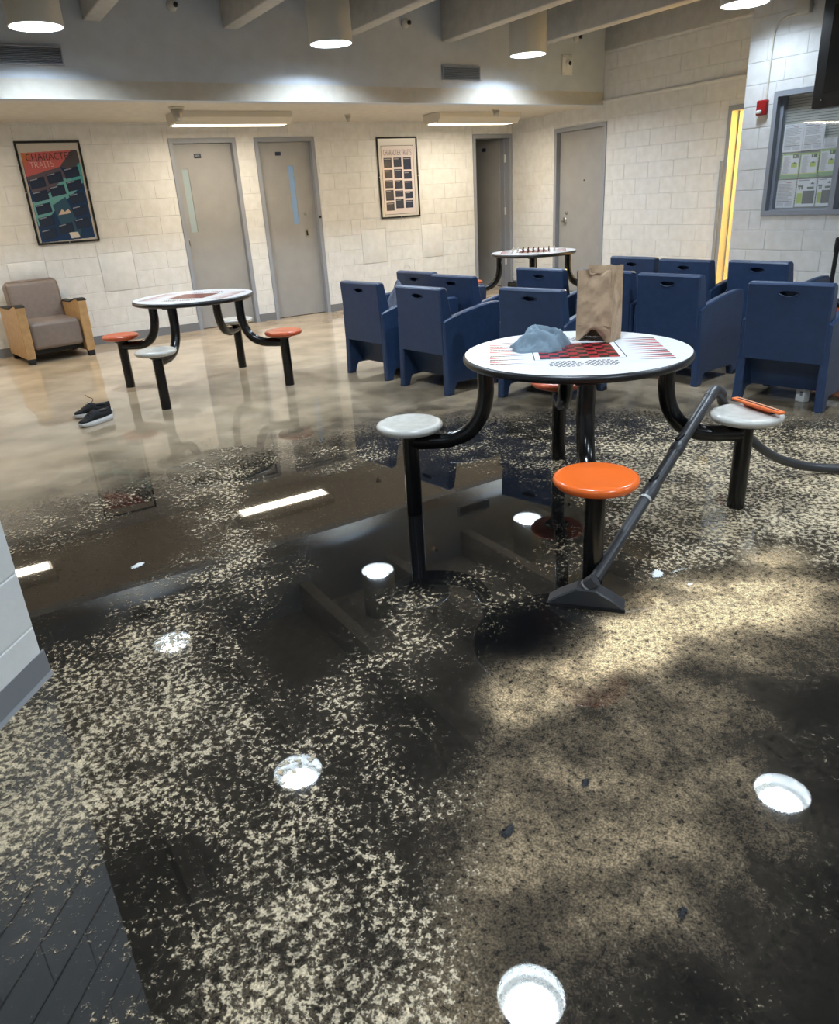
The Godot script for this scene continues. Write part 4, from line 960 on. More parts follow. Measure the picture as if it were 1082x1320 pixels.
	obj("sensor", lathe([Vector2(0, 0), Vector2(0.012, 0), Vector2(0.01, 0.004), Vector2(0, 0.004)], 10), M.black, tv, Vector3(-0.45, -0.36, 0), Basis(Vector3.RIGHT, PI / 2))
	obj("back_shell", rbox(Vector3(0.8, 0.55, 0.08), 0.03, 2), M.black_matt, tv, Vector3(0, 0, -0.13))
	obj("bracket", rbox(Vector3(0.22, 0.22, 0.11), 0.01, 1), M.black_matt, tv, Vector3(0.2, 0.1, -0.225))

func paper_texture(kind: int) -> ImageTexture:
	var w := 128
	var h := 168
	var im := Image.create(w, h, false, Image.FORMAT_RGB8)
	var ink := Color(0.42, 0.42, 0.47)
	im.fill(Color(0.87, 0.88, 0.91))
	var rng := RandomNumberGenerator.new()
	rng.seed = 70 + kind
	if kind == 0:
		im.fill_rect(Rect2i(8, 8, 50, 4), Color(0.30, 0.30, 0.36))
		im.fill_rect(Rect2i(60, 14, 34, 5), Color(0.66, 0.45, 0.48))
		for y in range(24, 130, 6):
			if rng.randf() < 0.15: continue
			im.fill_rect(Rect2i(10, y, rng.randi_range(70, 106), 2), ink.lerp(Color(0.7, 0.5, 0.55), 0.6 if y % 5 == 0 else 0.0))
		im.fill_rect(Rect2i(10, 136, 48, 22), Color(0.76, 0.77, 0.82))
		im.fill_rect(Rect2i(66, 136, 48, 22), Color(0.76, 0.77, 0.82))
		im.fill_rect(Rect2i(10, 130, 104, 3), Color(0.28, 0.28, 0.33))
	elif kind == 1:
		var green := Color(0.60, 0.73, 0.42)
		im.fill_rect(Rect2i(0, 0, w, 12), green)
		im.fill_rect(Rect2i(0, 0, 6, h), green.lightened(0.5))
		im.fill_rect(Rect2i(w - 8, 0, 8, h), green.lightened(0.3))
		im.fill_rect(Rect2i(0, h - 26, w, 26), Color(0.52, 0.68, 0.50))
		im.fill_rect(Rect2i(0, h - 32, w, 6), Color(0.80, 0.83, 0.50))
		for y in range(22, 134, 5): im.fill_rect(Rect2i(12, y, rng.randi_range(30, 52), 2), ink.lightened(0.2))
		im.fill_rect(Rect2i(76, 8, 40, 26), Color(0.25, 0.30, 0.22))
		im.fill_rect(Rect2i(84, 14, 10, 14), Color(0.72, 0.80, 0.40))
		im.fill_rect(Rect2i(70, 64, 42, 32), Color(0.70, 0.77, 0.27))
		for k in 12: im.fill_rect(Rect2i(91 - k, 58 + k, 2 * k + 2, 1), Color(0.30, 0.30, 0.14))
	else:
		im.fill_rect(Rect2i(10, 6, 70, 4), ink)
		im.fill_rect(Rect2i(8, 38, 34, 10), Color(0.25, 0.28, 0.25))
		im.fill_rect(Rect2i(14, 50, 8, 14), Color(0.25, 0.28, 0.25))
		im.fill_rect(Rect2i(30, 48, 10, 14), Color(0.25, 0.28, 0.25))
		for k in 14: im.fill_rect(Rect2i(100 - k, 18 + k, 2 * k, 1), Color(0.30, 0.32, 0.28))
		im.fill_rect(Rect2i(68, 48, 44, 12), Color(0.34, 0.37, 0.30))
		im.fill_rect(Rect2i(8, 84, 34, 64), Color(0.72, 0.80, 0.22))
		for y in range(90, 144, 6): im.fill_rect(Rect2i(12, y, 26, 2), Color(0.55, 0.63, 0.2))
		im.fill_rect(Rect2i(44, 72, 76, 78), Color(0.22, 0.22, 0.25))
		for y in range(78, 146, 5): im.fill_rect(Rect2i(50, y, rng.randi_range(40, 64), 1), Color(0.42, 0.42, 0.45))
	return ImageTexture.create_from_image(im)

# ---------------------------------------------------------------- floor, water and scum
func grid_map(rows: Array, size: int) -> PackedFloat32Array:
	var n := rows.size()
	var im := Image.create(n, n, false, Image.FORMAT_RF)
	for j in n:
		for i in n: im.set_pixel(i, j, Color(rows[j][i] / 9.0, 0, 0))
	im.resize(size, size, Image.INTERPOLATE_CUBIC)
	return im.get_data().to_float32_array()

# noise as ranks: every value is the share of the surface below it
func ranks(n: FastNoiseLite, size: int) -> PackedByteArray:
	var im := n.get_image(size, size)
	im.convert(Image.FORMAT_L8)
	var d := im.get_data()
	var hist := PackedInt32Array()
	hist.resize(256)
	for k in range(0, d.size(), 7): hist[d[k]] += 1
	var lut := PackedByteArray()
	lut.resize(256)
	var sum := 0
	var all := d.size() / 7.0
	for k in 256:
		sum += hist[k]
		lut[k] = clampi(int(255.0 * sum / all), 0, 255)
	for k in d.size(): d[k] = lut[d[k]]
	return d

# returns [water texture, scum texture] for a square of floor; the noise runs on from square to square
func water_maps(x0: float, z0: float, side: float, size: int, flakes: Array, mud: Array, depth: Array, seed_: int) -> Array:
	var px := size / side          # pixels per metre
	var fl := grid_map(flakes, size)
	var sd := grid_map(mud, size)
	var wet := grid_map(depth, size) if depth else PackedFloat32Array()
	var from := Vector3(x0 * px, z0 * px, 0)
	var n1 := noise(36.0 / px, seed_, 5)
	n1.fractal_gain = 0.63
	n1.domain_warp_enabled = true
	n1.domain_warp_amplitude = 0.03 * px
	n1.domain_warp_frequency = 12.0 / px
	n1.offset = from
	var chips := ranks(n1, size)
	var n2 := noise(4.2 / px, seed_ + 1, 4)
	n2.domain_warp_enabled = true
	n2.domain_warp_amplitude = 0.16 * px
	n2.domain_warp_frequency = 2.0 / px
	n2.offset = from
	var drift := ranks(n2, size)
	var n3 := noise(120.0 / px, seed_ + 2, 3)
	n3.fractal_gain = 0.7
	n3.offset = from
	var fine := ranks(n3, size)
	var water := PackedByteArray()
	water.resize(size * size * 4)
	var scum := PackedByteArray()
	scum.resize(size * size * 4)
	for i in size * size:
		var f := fine[i] / 255.0
		var d := drift[i] / 255.0
		var c := chips[i] / 255.0
		var k := clampf(fl[i], 0.0, 1.0)
		# sediment under the surface, grainy where it lies thick
		var s := clampf((maxf(sd[i], 0.0) + 0.72 * k) * (0.75 + 0.5 * d), 0.0, 1.2)
		s = pow(s, 1.3) * (0.72 + 0.3 * c) * (0.66 + 0.56 * f)
		if c < 0.04: s *= 0.5
		var w := i * 4
		water[w + 3] = int(255.0 * clampf(maxf(minf(wet[i], 0.5) * (0.7 + 0.5 * d), (c * 0.7 + f * 0.3 - (2.0 - wet[i] * 2.0)) * 9.0), 0.0, 1.0)) if depth else 255
		water[w] = int(minf(13.0 + 200.0 * s, 255.0))
		water[w + 1] = int(minf(13.0 + 170.0 * s, 255.0))
		water[w + 2] = int(minf(14.0 + 128.0 * s, 255.0))
		# floating flakes
		var cover := clampf(k * 0.80 + (d - 0.5) * 1.1 * k * (1.0 - k), 0.0, 1.0)
		var a := clampf((c * 0.74 + f * 0.26 - (1.0 - cover)) * 4.5, 0.0, 1.0)
		if cover < 0.02: a = 0.0
		var tone := 0.46 + 0.46 * f + 0.18 * d + 0.30 * clampf((c - (1.0 - cover)) * 1.6, 0.0, 1.0)
		var q := i * 4
		scum[q] = int(clampf(172.0 * tone, 0.0, 255.0))
		scum[q + 1] = int(clampf(155.0 * tone, 0.0, 255.0))
		scum[q + 2] = int(clampf(127.0 * tone, 0.0, 255.0))
		scum[q + 3] = int(255.0 * a)
	return [ImageTexture.create_from_image(Image.create_from_data(size, size, false, Image.FORMAT_RGBA8, water)), ImageTexture.create_from_image(Image.create_from_data(size, size, false, Image.FORMAT_RGBA8, scum))]

# rectangles at one height, uv running over the square x0, z0, side; only what lies inside the outline
func flat(rects: Array, outline: PackedVector2Array, y: float, x0: float, z0: float, side: float) -> ArrayMesh:
	var st := start()
	for r: Rect2 in rects:
		var poly := PackedVector2Array([r.position, Vector2(r.end.x, r.position.y), r.end, Vector2(r.position.x, r.end.y)])
		for piece in Geometry2D.intersect_polygons(poly, outline):
			var idx := Geometry2D.triangulate_polygon(piece)
			for k in range(0, idx.size(), 3):
				var t := [piece[idx[k]], piece[idx[k + 1]], piece[idx[k + 2]]]
				if (t[1] - t[0]).cross(t[2] - t[0]) < 0.0: t.reverse()
				for p: Vector2 in t:
					st.set_uv(Vector2((p.x - x0) / side, (p.y - z0) / side))
					st.set_normal(Vector3.UP)
					st.add_vertex(Vector3(p.x, y, p.y))
	return st.commit()

func build_floor() -> void:
	var concrete := planar(mat(Color(0.80, 0.72, 0.61), 0.02), tinted(Color(0.80, 0.79, 0.77), Color(1, 1, 1), 0.012, 81, 512, 5), 0.28)
	concrete.metallic_specular = 0.85
	struct("floor", box(Vector3(-5.0, -0.15, -10.05), Vector3(8.3, 0, 3.2)), concrete)
	var all := PackedVector2Array([Vector2(-1.5, -6.5), Vector2(6.0, -6.5), Vector2(6.0, 1.0), Vector2(-1.5, 1.0), Vector2(-1.5, -0.63), Vector2(-0.005, -2.49), Vector2(-1.5, -3.68)])
	var nr := Rect2(-0.5, -2.9, 3.0, 3.0)
	var fr := cut(Rect2(-1.5, -6.5, 7.5, 7.5), [nr])
	var nm := water_maps(-0.5, -2.9, 3.0, 2048, NEAR_FLAKES, NEAR_SEDIMENT, [], 101)
	var fm := water_maps(-1.5, -6.5, 7.5, 2048, FAR_FLAKES, FAR_SEDIMENT, FAR_WET, 101)
	var made := []
	for k in 2:
		var wm := mat(Color(1, 1, 1), 0.02)
		wm.albedo_texture = [nm, fm][k][0]
		wm.metallic_specular = 0.95
		if k == 1: wm.transparency = BaseMaterial3D.TRANSPARENCY_ALPHA
		var sm := mat(Color(1, 1, 1), 0.55)
		sm.albedo_texture = [nm, fm][k][1]
		sm.transparency = BaseMaterial3D.TRANSPARENCY_ALPHA
		made.append([wm, sm])
	var both := ArrayMesh.new()
	var scum := ArrayMesh.new()
	var a := [flat([nr], all, 0.006, -0.5, -2.9, 3.0), flat(fr, all, 0.006, -1.5, -6.5, 7.5)]
	var b := [flat([nr], all, 0.0075, -0.5, -2.9, 3.0), flat(fr, all, 0.0075, -1.5, -6.5, 7.5)]
	for k in 2:
		both.add_surface_from_arrays(Mesh.PRIMITIVE_TRIANGLES, a[k].surface_get_arrays(0))
		both.surface_set_material(k, made[k][0])
		scum.add_surface_from_arrays(Mesh.PRIMITIVE_TRIANGLES, b[k].surface_get_arrays(0))
		scum.surface_set_material(k, made[k][1])
	tag(obj("flood_water", both, null), "dark still flood water standing on the floor with brown sediment", "water", "", "stuff")
	tag(obj("floating_scum", scum, null), "beige scum flakes drifting on the dark flood water", "scum", "", "stuff")

# ---------------------------------------------------------------- game tables
func print_texture() -> ImageTexture:
	var n := 1024
	var im := Image.create(n, n, false, Image.FORMAT_RGB8)
	im.fill(Color(0.86, 0.86, 0.87))
	var k := n / 1.06                       # pixels per metre; image x = u, image y = v
	var c := n / 2
	var red := Color(0.60, 0.14, 0.17)
	var dark := Color(0.05, 0.03, 0.04)
	var sq := int(0.0415 * k)
	# frame of the checker board
	var half := sq * 4
	im.fill_rect(Rect2i(c - half - 26, c - half - 12, half * 2 + 52, half * 2 + 24), Color(0.10, 0.10, 0.11))
	im.fill_rect(Rect2i(c - half - 22, c - half - 9, half * 2 + 44, half * 2 + 18), Color(0.88, 0.88, 0.88))
	for j in 8:
		for i in 8: im.fill_rect(Rect2i(c - half + i * sq, c - half + j * sq, sq, sq), red if (i + j) % 2 == 0 else dark)
	# backgammon points, left and right of the board
	for s: int in [-1, 1]:
		for half_v: int in [-1, 1]:
			for p in 6:
				var v0 := c + half_v * int(0.012 * k) + half_v * int(p * 0.0405 * k)
				var col: Color = [Color(0.70, 0.34, 0.33), Color(0.33, 0.20, 0.21)][p % 2]
				var u_in := int(0.222 * k)
				var long := int(0.158 * k)
				for y in int(0.03 * k):
					var f: float = 1.0 - absf(y / (0.015 * k) - 1.0)
					var l := int(long * f)
					var x := c + s * (u_in + long) - (l if s > 0 else 0)
					im.fill_rect(Rect2i(x, v0 + half_v * y, l, 1), col)
	# two lattice patterns of dots before and behind the board
	for s: int in [-1, 1]:
		for side: int in [-1, 1]:
			for j in 6:
				for i in 7:
					if absi(i - 3) + absi(j * 2 - 5) / 2 > 4: continue
					var x := c + side * int(0.072 * k) + int((i - 3 + 0.5 * (j % 2)) * 0.0195 * k)
					var y := c + s * int(0.27 * k) + int((j - 2.5) * 0.0195 * k)
					var d := int(0.0125 * k)
					im.fill_rect(Rect2i(x - d / 2, y - d / 2, d, d), Color(0.15, 0.15, 0.16))
		# small print beside them, too fine to read
		for r in 4:
			for side: int in [-1, 1]:
				im.fill_rect(Rect2i(c + side * int(0.225 * k) - int(0.04 * k), c + s * int(0.262 * k) + (r - 2) * 9, int(0.08 * k), 2), Color(0.70, 0.70, 0.72))
	return ImageTexture.create_from_image(im)

func seat_profile(r: float, y: float) -> Array:
	return [Vector2(0, y - 0.042), Vector2(r - 0.03, y - 0.042), Vector2(r - 0.012, y - 0.036), Vector2(r - 0.002, y - 0.024), Vector2(r, y - 0.016), Vector2(r - 0.005, y - 0.006), Vector2(r - 0.016, y - 0.0005), Vector2(r - 0.03, y), Vector2(r * 0.6, y - 0.003), Vector2(0, y - 0.004)]

func game_table(at: Vector2, a0: float, colours: Array, label: String, print_mat: Material) -> Node3D:
	# a0: angle of the first stool; the board's u axis points from stool 0 to stool 2
	var t := thing("game_table", Vector3(at.x, 0, at.y), -a0 + PI, label, "table", "round game tables with four stools")
	var top := 0.770
	var R := 0.497
	# laminate with uv over its bounding square
	var st := start()
	var seg := 64
	for i in seg:
		var a := TAU * i / seg
		var b := TAU * (i + 1) / seg
		var pts := [Vector2.ZERO, Vector2(cos(b), sin(b)) * (R - 0.008), Vector2(cos(a), sin(a)) * (R - 0.008)]
		for p: Vector2 in [pts[0], pts[2], pts[1]]:
			st.set_uv(Vector2(0.5 + p.x / 1.06, 0.5 + p.y / 1.06))
			st.set_normal(Vector3.UP)
			st.add_vertex(Vector3(p.x, top + 0.0005, p.y))
	obj("tabletop", st.commit(), print_mat, t)
	obj("rim", lathe([Vector2(0, top - 0.036), Vector2(R - 0.02, top - 0.036), Vector2(R - 0.004, top - 0.031), Vector2(R + 0.002, top - 0.022), Vector2(R + 0.002, top - 0.012), Vector2(R - 0.003, top - 0.004), Vector2(R - 0.012, top), Vector2(0, top)], 64), M.rim, t)
	var arm := smooth_path([Vector3(0.40, top - 0.036, 0), Vector3(0.40, 0.66, 0), Vector3(0.402, 0.58, 0), Vector3(0.425, 0.49, 0), Vector3(0.48, 0.415, 0), Vector3(0.56, 0.378, 0), Vector3(0.64, 0.370, 0), Vector3(0.76, 0.370, 0)], 5)
	var am := tube(arm, 0.037, 16)
	var pm := tube([Vector3(0.76, 0, 0), Vector3(0.76, 0.2, 0), Vector3(0.76, 0.42, 0)], 0.039, 18)
	var plate := rbox(Vector3(0.13, 0.008, 0.10), 0.003, 1)
	for k in 4:
		var b := Basis(Vector3.UP, PI - k * PI / 2)
		obj("arm", am, M.black, t, Vector3.ZERO, b)
		obj("post", pm, M.black, t, Vector3.ZERO, b)
		obj("mounting_plate", plate, M.black_matt, t, b * Vector3(0.40, top - 0.040, 0), b)
		var s := obj("seat", lathe(seat_profile(0.157, 0.468), 48), colours[k], t, b * Vector3(0.76, 0, 0))
		obj("seat_cup", lathe([Vector2(0, 0.40), Vector2(0.05, 0.40), Vector2(0.075, 0.425), Vector2(0, 0.426)], 20), M.black_matt, s)
	return t

func build_tables() -> void:
	var pm := mat(Color(1, 1, 1), 0.22)
	pm.albedo_texture = print_texture()
	pm.metallic_specular = 0.35
	# stool angles run from the stool on the left, measured from +x towards +z
	game_table(Vector2(2.315, -2.41), deg_to_rad(217.5), [M.white_seat, M.orange_worn, M.white_seat, M.orange_seat], "round game table nearest the camera, with the paper bag and the cloth on it", pm)
	game_table(Vector2(1.83, -6.50), deg_to_rad(223.0), [M.orange_worn, M.white_seat, M.orange_worn, M.white_seat], "round game table with an empty top in front of the two grey cell doors", pm)
	game_table(Vector2(6.04, -7.04), deg_to_rad(222.0), [M.orange_worn, M.white_seat, M.orange_worn, M.white_seat], "round game table far back with game pieces on it, before the dark doorway", pm)

# ---------------------------------------------------------------- blue moulded chairs: origin at the rear feet, facing +x
func make_chair() -> Node3D:
	var t := thing("blue_chair", Vector3.ZERO, 0.0, "", "chair", "blue moulded chairs in rows")
	var side := [Vector2(-0.005, 0), Vector2(0.065, 0), Vector2(0.085, 0.06), Vector2(0.105, 0.086), Vector2(0.49, 0.076), Vector2(0.51, 0.06), Vector2(0.528, 0), Vector2(0.60, 0), Vector2(0.622, 0.30), Vector2(0.628, 0.60), Vector2(0.622, 0.63), Vector2(0.605, 0.644), Vector2(0.56, 0.648), Vector2(0.46, 0.643), Vector2(0.36, 0.634), Vector2(0.26, 0.621), Vector2(0.16, 0.604), Vector2(0.08, 0.588), Vector2(0.02, 0.572), Vector2(-0.002, 0.56), Vector2(0.002, 0.3)]
	for s: float in [-1.0, 1.0]:
		var b := Basis(Vector3.RIGHT, -s * 0.03)
		var p := obj("side_panel", prism(side, -0.0275, 0.0275, 0.009), M.blue, t, Vector3(0, 0, s * 0.27), b)
		obj("seam", box(Vector3(0.10, 0.318, s * 0.0275 - 0.001), Vector3(0.60, 0.322, s * 0.0275 + 0.001)), M.blue, p)
		obj("foot_cap", box(Vector3(0.535, -0.001, -0.022), Vector3(0.595, 0.03, 0.0285)), M.black_matt, p)
	var back := [Vector2(0.0, 0.31), Vector2(0.13, 0.31), Vector2(0.135, 0.42), Vector2(0.10, 0.60), Vector2(0.058, 0.79), Vector2(0.05, 0.80), Vector2(0.035, 0.806), Vector2(0.0, 0.806), Vector2(-0.016, 0.80), Vector2(-0.022, 0.79), Vector2(-0.012, 0.60)]
	# the carrying slot is a real lens-shaped pocket: the middle of the back is built in slices with a notch cut out
	var st := start()
	add_prism(st, back, -0.262, -0.056, 0.010)
	add_prism(st, back, 0.056, 0.262, 0.010)
	var n := 12
	for k in n:
		var z0 := lerpf(-0.066, 0.066, k / float(n))
		var z1 := lerpf(-0.066, 0.066, (k + 1) / float(n))
		var half := 0.018 * sqrt(maxf(0.0, 1.0 - pow((z0 + z1) / 2.0 / 0.066, 2.0)))
		var cutp := back.slice(0, 10)
		cutp.append_array([Vector2(-0.0192, 0.737 + half), Vector2(0.030, 0.737 + half), Vector2(0.030, 0.737 - half), Vector2(-0.0192, 0.737 - half)])
		cutp.append(back[10])
		add_prism(st, cutp, z0, z1)
	var bk := obj("backrest", finish(st), M.blue, t)
	var lip := []
	for k in 13: lip.append(Vector3(-0.019, 0.737 - 0.018 * sin(PI * k / 12.0), (k - 6) / 6.0 * 0.062))
	obj("handle_lip", tube(lip, 0.003, 6), M.blue, bk)
	obj("seat", rbox(Vector3(0.50, 0.13, 0.49), 0.03, 2, 0.004), M.blue, t, Vector3(0.36, 0.36, 0))
	obj("rear_apron", prism([Vector2(0.08, 0.30), Vector2(0.13, 0.30), Vector2(0.19, 0.10), Vector2(0.165, 0.10)], -0.25, 0.25, 0.004), M.blue, t)
	obj("front_apron", rbox(Vector3(0.03, 0.22, 0.48), 0.008, 1), M.blue, t, Vector3(0.56, 0.22, 0))
	return t

func build_chairs() -> void:
	# rear middle of each chair, turn, label
	var spots := [
		[3.00, -5.765, 0.15, "blue moulded chair at the left end of the nearest row, grey garment on its seat"],
		[3.085, -4.975, 0.14, "blue moulded chair second from the left in the nearest row"],
		[3.46, -4.11, 0.27, "blue moulded chair right behind the near game table"],
		[4.555, -4.49, 0.15, "blue moulded chair mostly hidden behind the paper bag"],
		[4.575, -3.855, 0.15, "blue moulded chair right of the paper bag, its arm over the table rim"],
		[4.535, -2.865, 0.22, "blue moulded chair nearest the right edge, above the white stool"],
		[3.74, -6.06, 0.12, "blue moulded chair behind the leftmost one, by the pale poster wall"],
		[3.715, -5.43, 0.12, "blue moulded chair behind the second one of the nearest row"],
		[4.445, -5.145, 0.14, "blue moulded chair below the far game table with the pieces"],
		[5.57, -5.12, 0.05, "blue moulded chair in the back row, leftmost before the white wall"],
		[5.52, -4.485, 0.05, "blue moulded chair in the back row left of the yellow doorway"],
		[5.62, -3.84, 0.06, "blue moulded chair in the back row below the red fire alarm"]]
	var first := make_chair()
	for k in spots.size():
		var s: Array = spots[k]
		var o: Node3D = first
		if k > 0:
			o = first.duplicate()
			o.name = numbered("blue_chair")
			add_child(o)
		o.position = Vector3(s[0] + 0.02, 0, s[1] + 0.025)
		o.rotation.y = s[2]
		o.set_meta("label", s[3])

# ---------------------------------------------------------------- armchair by the far wall, facing +z
func build_armchair() -> void:
	var t := thing("armchair", Vector3(0.955, 0, -9.40), 0.14, "brown vinyl armchair with maple side panels by the left poster", "armchair")
	var side := [Vector2(-0.34, 0.06), Vector2(0.36, 0.06), Vector2(0.385, 0.30), Vector2(0.40, 0.60), Vector2(0.38, 0.615), Vector2(0.29, 0.618), Vector2(0.22, 0.60), Vector2(0.10, 0.575), Vector2(-0.1, 0.57), Vector2(-0.34, 0.57)]
	var along := Basis(Vector3(0, 0, 1), Vector3(0, 1, 0), Vector3(-1, 0, 0))
	for s: float in [-1.0, 1.0]:
		var p := obj("side_panel", prism(side, -0.045, 0.045, 0.006, along), M.wood, t, Vector3(s * 0.315, 0, 0))
		var cap := []
		for c: Vector2 in [Vector2(0.402, 0.606), Vector2(0.38, 0.622), Vector2(0.29, 0.626), Vector2(0.22, 0.608), Vector2(0.10, 0.583), Vector2(-0.1, 0.578), Vector2(-0.34, 0.578)]: cap.append(c)
		for c: Vector2 in [Vector2(-0.34, 0.571), Vector2(-0.1, 0.571), Vector2(0.10, 0.576), Vector2(0.22, 0.601), Vector2(0.29, 0.619), Vector2(0.38, 0.615), Vector2(0.40, 0.60)]: cap.append(c)
		obj("arm_cap", prism(cap, -0.048, 0.048, 0.0, along), M.black_matt, p)
		for z: float in [-0.30, 0.33]:
			obj("foot", rbox(Vector3(0.07, 0.062, 0.06), 0.006, 1), M.black_matt, t, Vector3(s * 0.315, 0.03, z))
	obj("backrest", rbox(Vector3(0.56, 0.56, 0.15), 0.06, 4, 0.02), M.vinyl, t, Vector3(0, 0.545, -0.24), Basis(Vector3.RIGHT, -0.16))
	obj("seat_cushion", rbox(Vector3(0.53, 0.285, 0.60), 0.045, 4, 0.012), M.vinyl, t, Vector3(0, 0.285, 0.06))
	obj("base_frame", box(Vector3(-0.27, 0.09, -0.3), Vector3(0.27, 0.16, 0.26)), M.black_matt, t)

# ---------------------------------------------------------------- things on the tables
# a heap of cloth: height field over a ragged outline, with folds
func heap(rx: float, rz: float, h: float, seed_: int, fold := 9.0) -> ArrayMesh:
	var st := start()
	st.set_smooth_group(0)
	var big := noise(fold * 0.7, seed_, 2)
	var rng := RandomNumberGenerator.new()
	rng.seed = seed_
	# folds: rounded rolls that curve over the heap, creased where they meet
	var folds := []
	for k in 26:
		var a := rng.randf() * TAU
		var p := Vector2(cos(a), sin(a)) * rng.randf_range(0.0, 0.75)
		var d := a + rng.randf_range(-1.3, 1.3)
		folds.append([p * Vector2(rx, rz), d, rng.randf_range(-9.0, 9.0), rng.randf_range(0.07, 0.16) * rx, rng.randf_range(0.18, 0.62) * h, rng.randf_range(0.5, 1.0) * rx])
	var nr := 48
	var na := 120
	var ring := func(i: int, j: int) -> Vector3:
		var a := TAU * (j % na) / na
		var u := i / float(nr)
		var out := 1.0 + 0.55 * big.get_noise_2d(cos(a) * 0.12 + 3.0, sin(a) * 0.12)
		var x := cos(a) * rx * out * u
		var z := sin(a) * rz * out * u
		var dome := pow(maxf(1.0 - pow(u, 2.2), 0.0), 0.6)
		var roll := 0.0
		for f: Array in folds:
			var q: Vector2 = (Vector2(x, z) - f[0]).rotated(-f[1])
			var away: float = absf(q.y - f[2] * q.x * q.x) / f[3]
			if away < 1.0 and absf(q.x) < f[5]: roll = maxf(roll, f[4] * sqrt(1.0 - away * away) * sqrt(1.0 - pow(q.x / f[5], 2.0)))
		var y := dome * (h * (0.34 + 0.22 * big.get_noise_2d(x, z)) + roll)
		if i == nr: y = 0.0
		return Vector3(x, maxf(y, 0.0015 if i < nr else 0.0), z)
	for i in nr:
		for j in na:
			var a: Vector3 = ring.call(i, j)
			var b: Vector3 = ring.call(i + 1, j)
			var c: Vector3 = ring.call(i + 1, j + 1)
			var d: Vector3 = ring.call(i, j + 1)
			if i == 0: tri(st, a, c, b)
			else: quad(st, a, d, c, b)
	return finish(st)

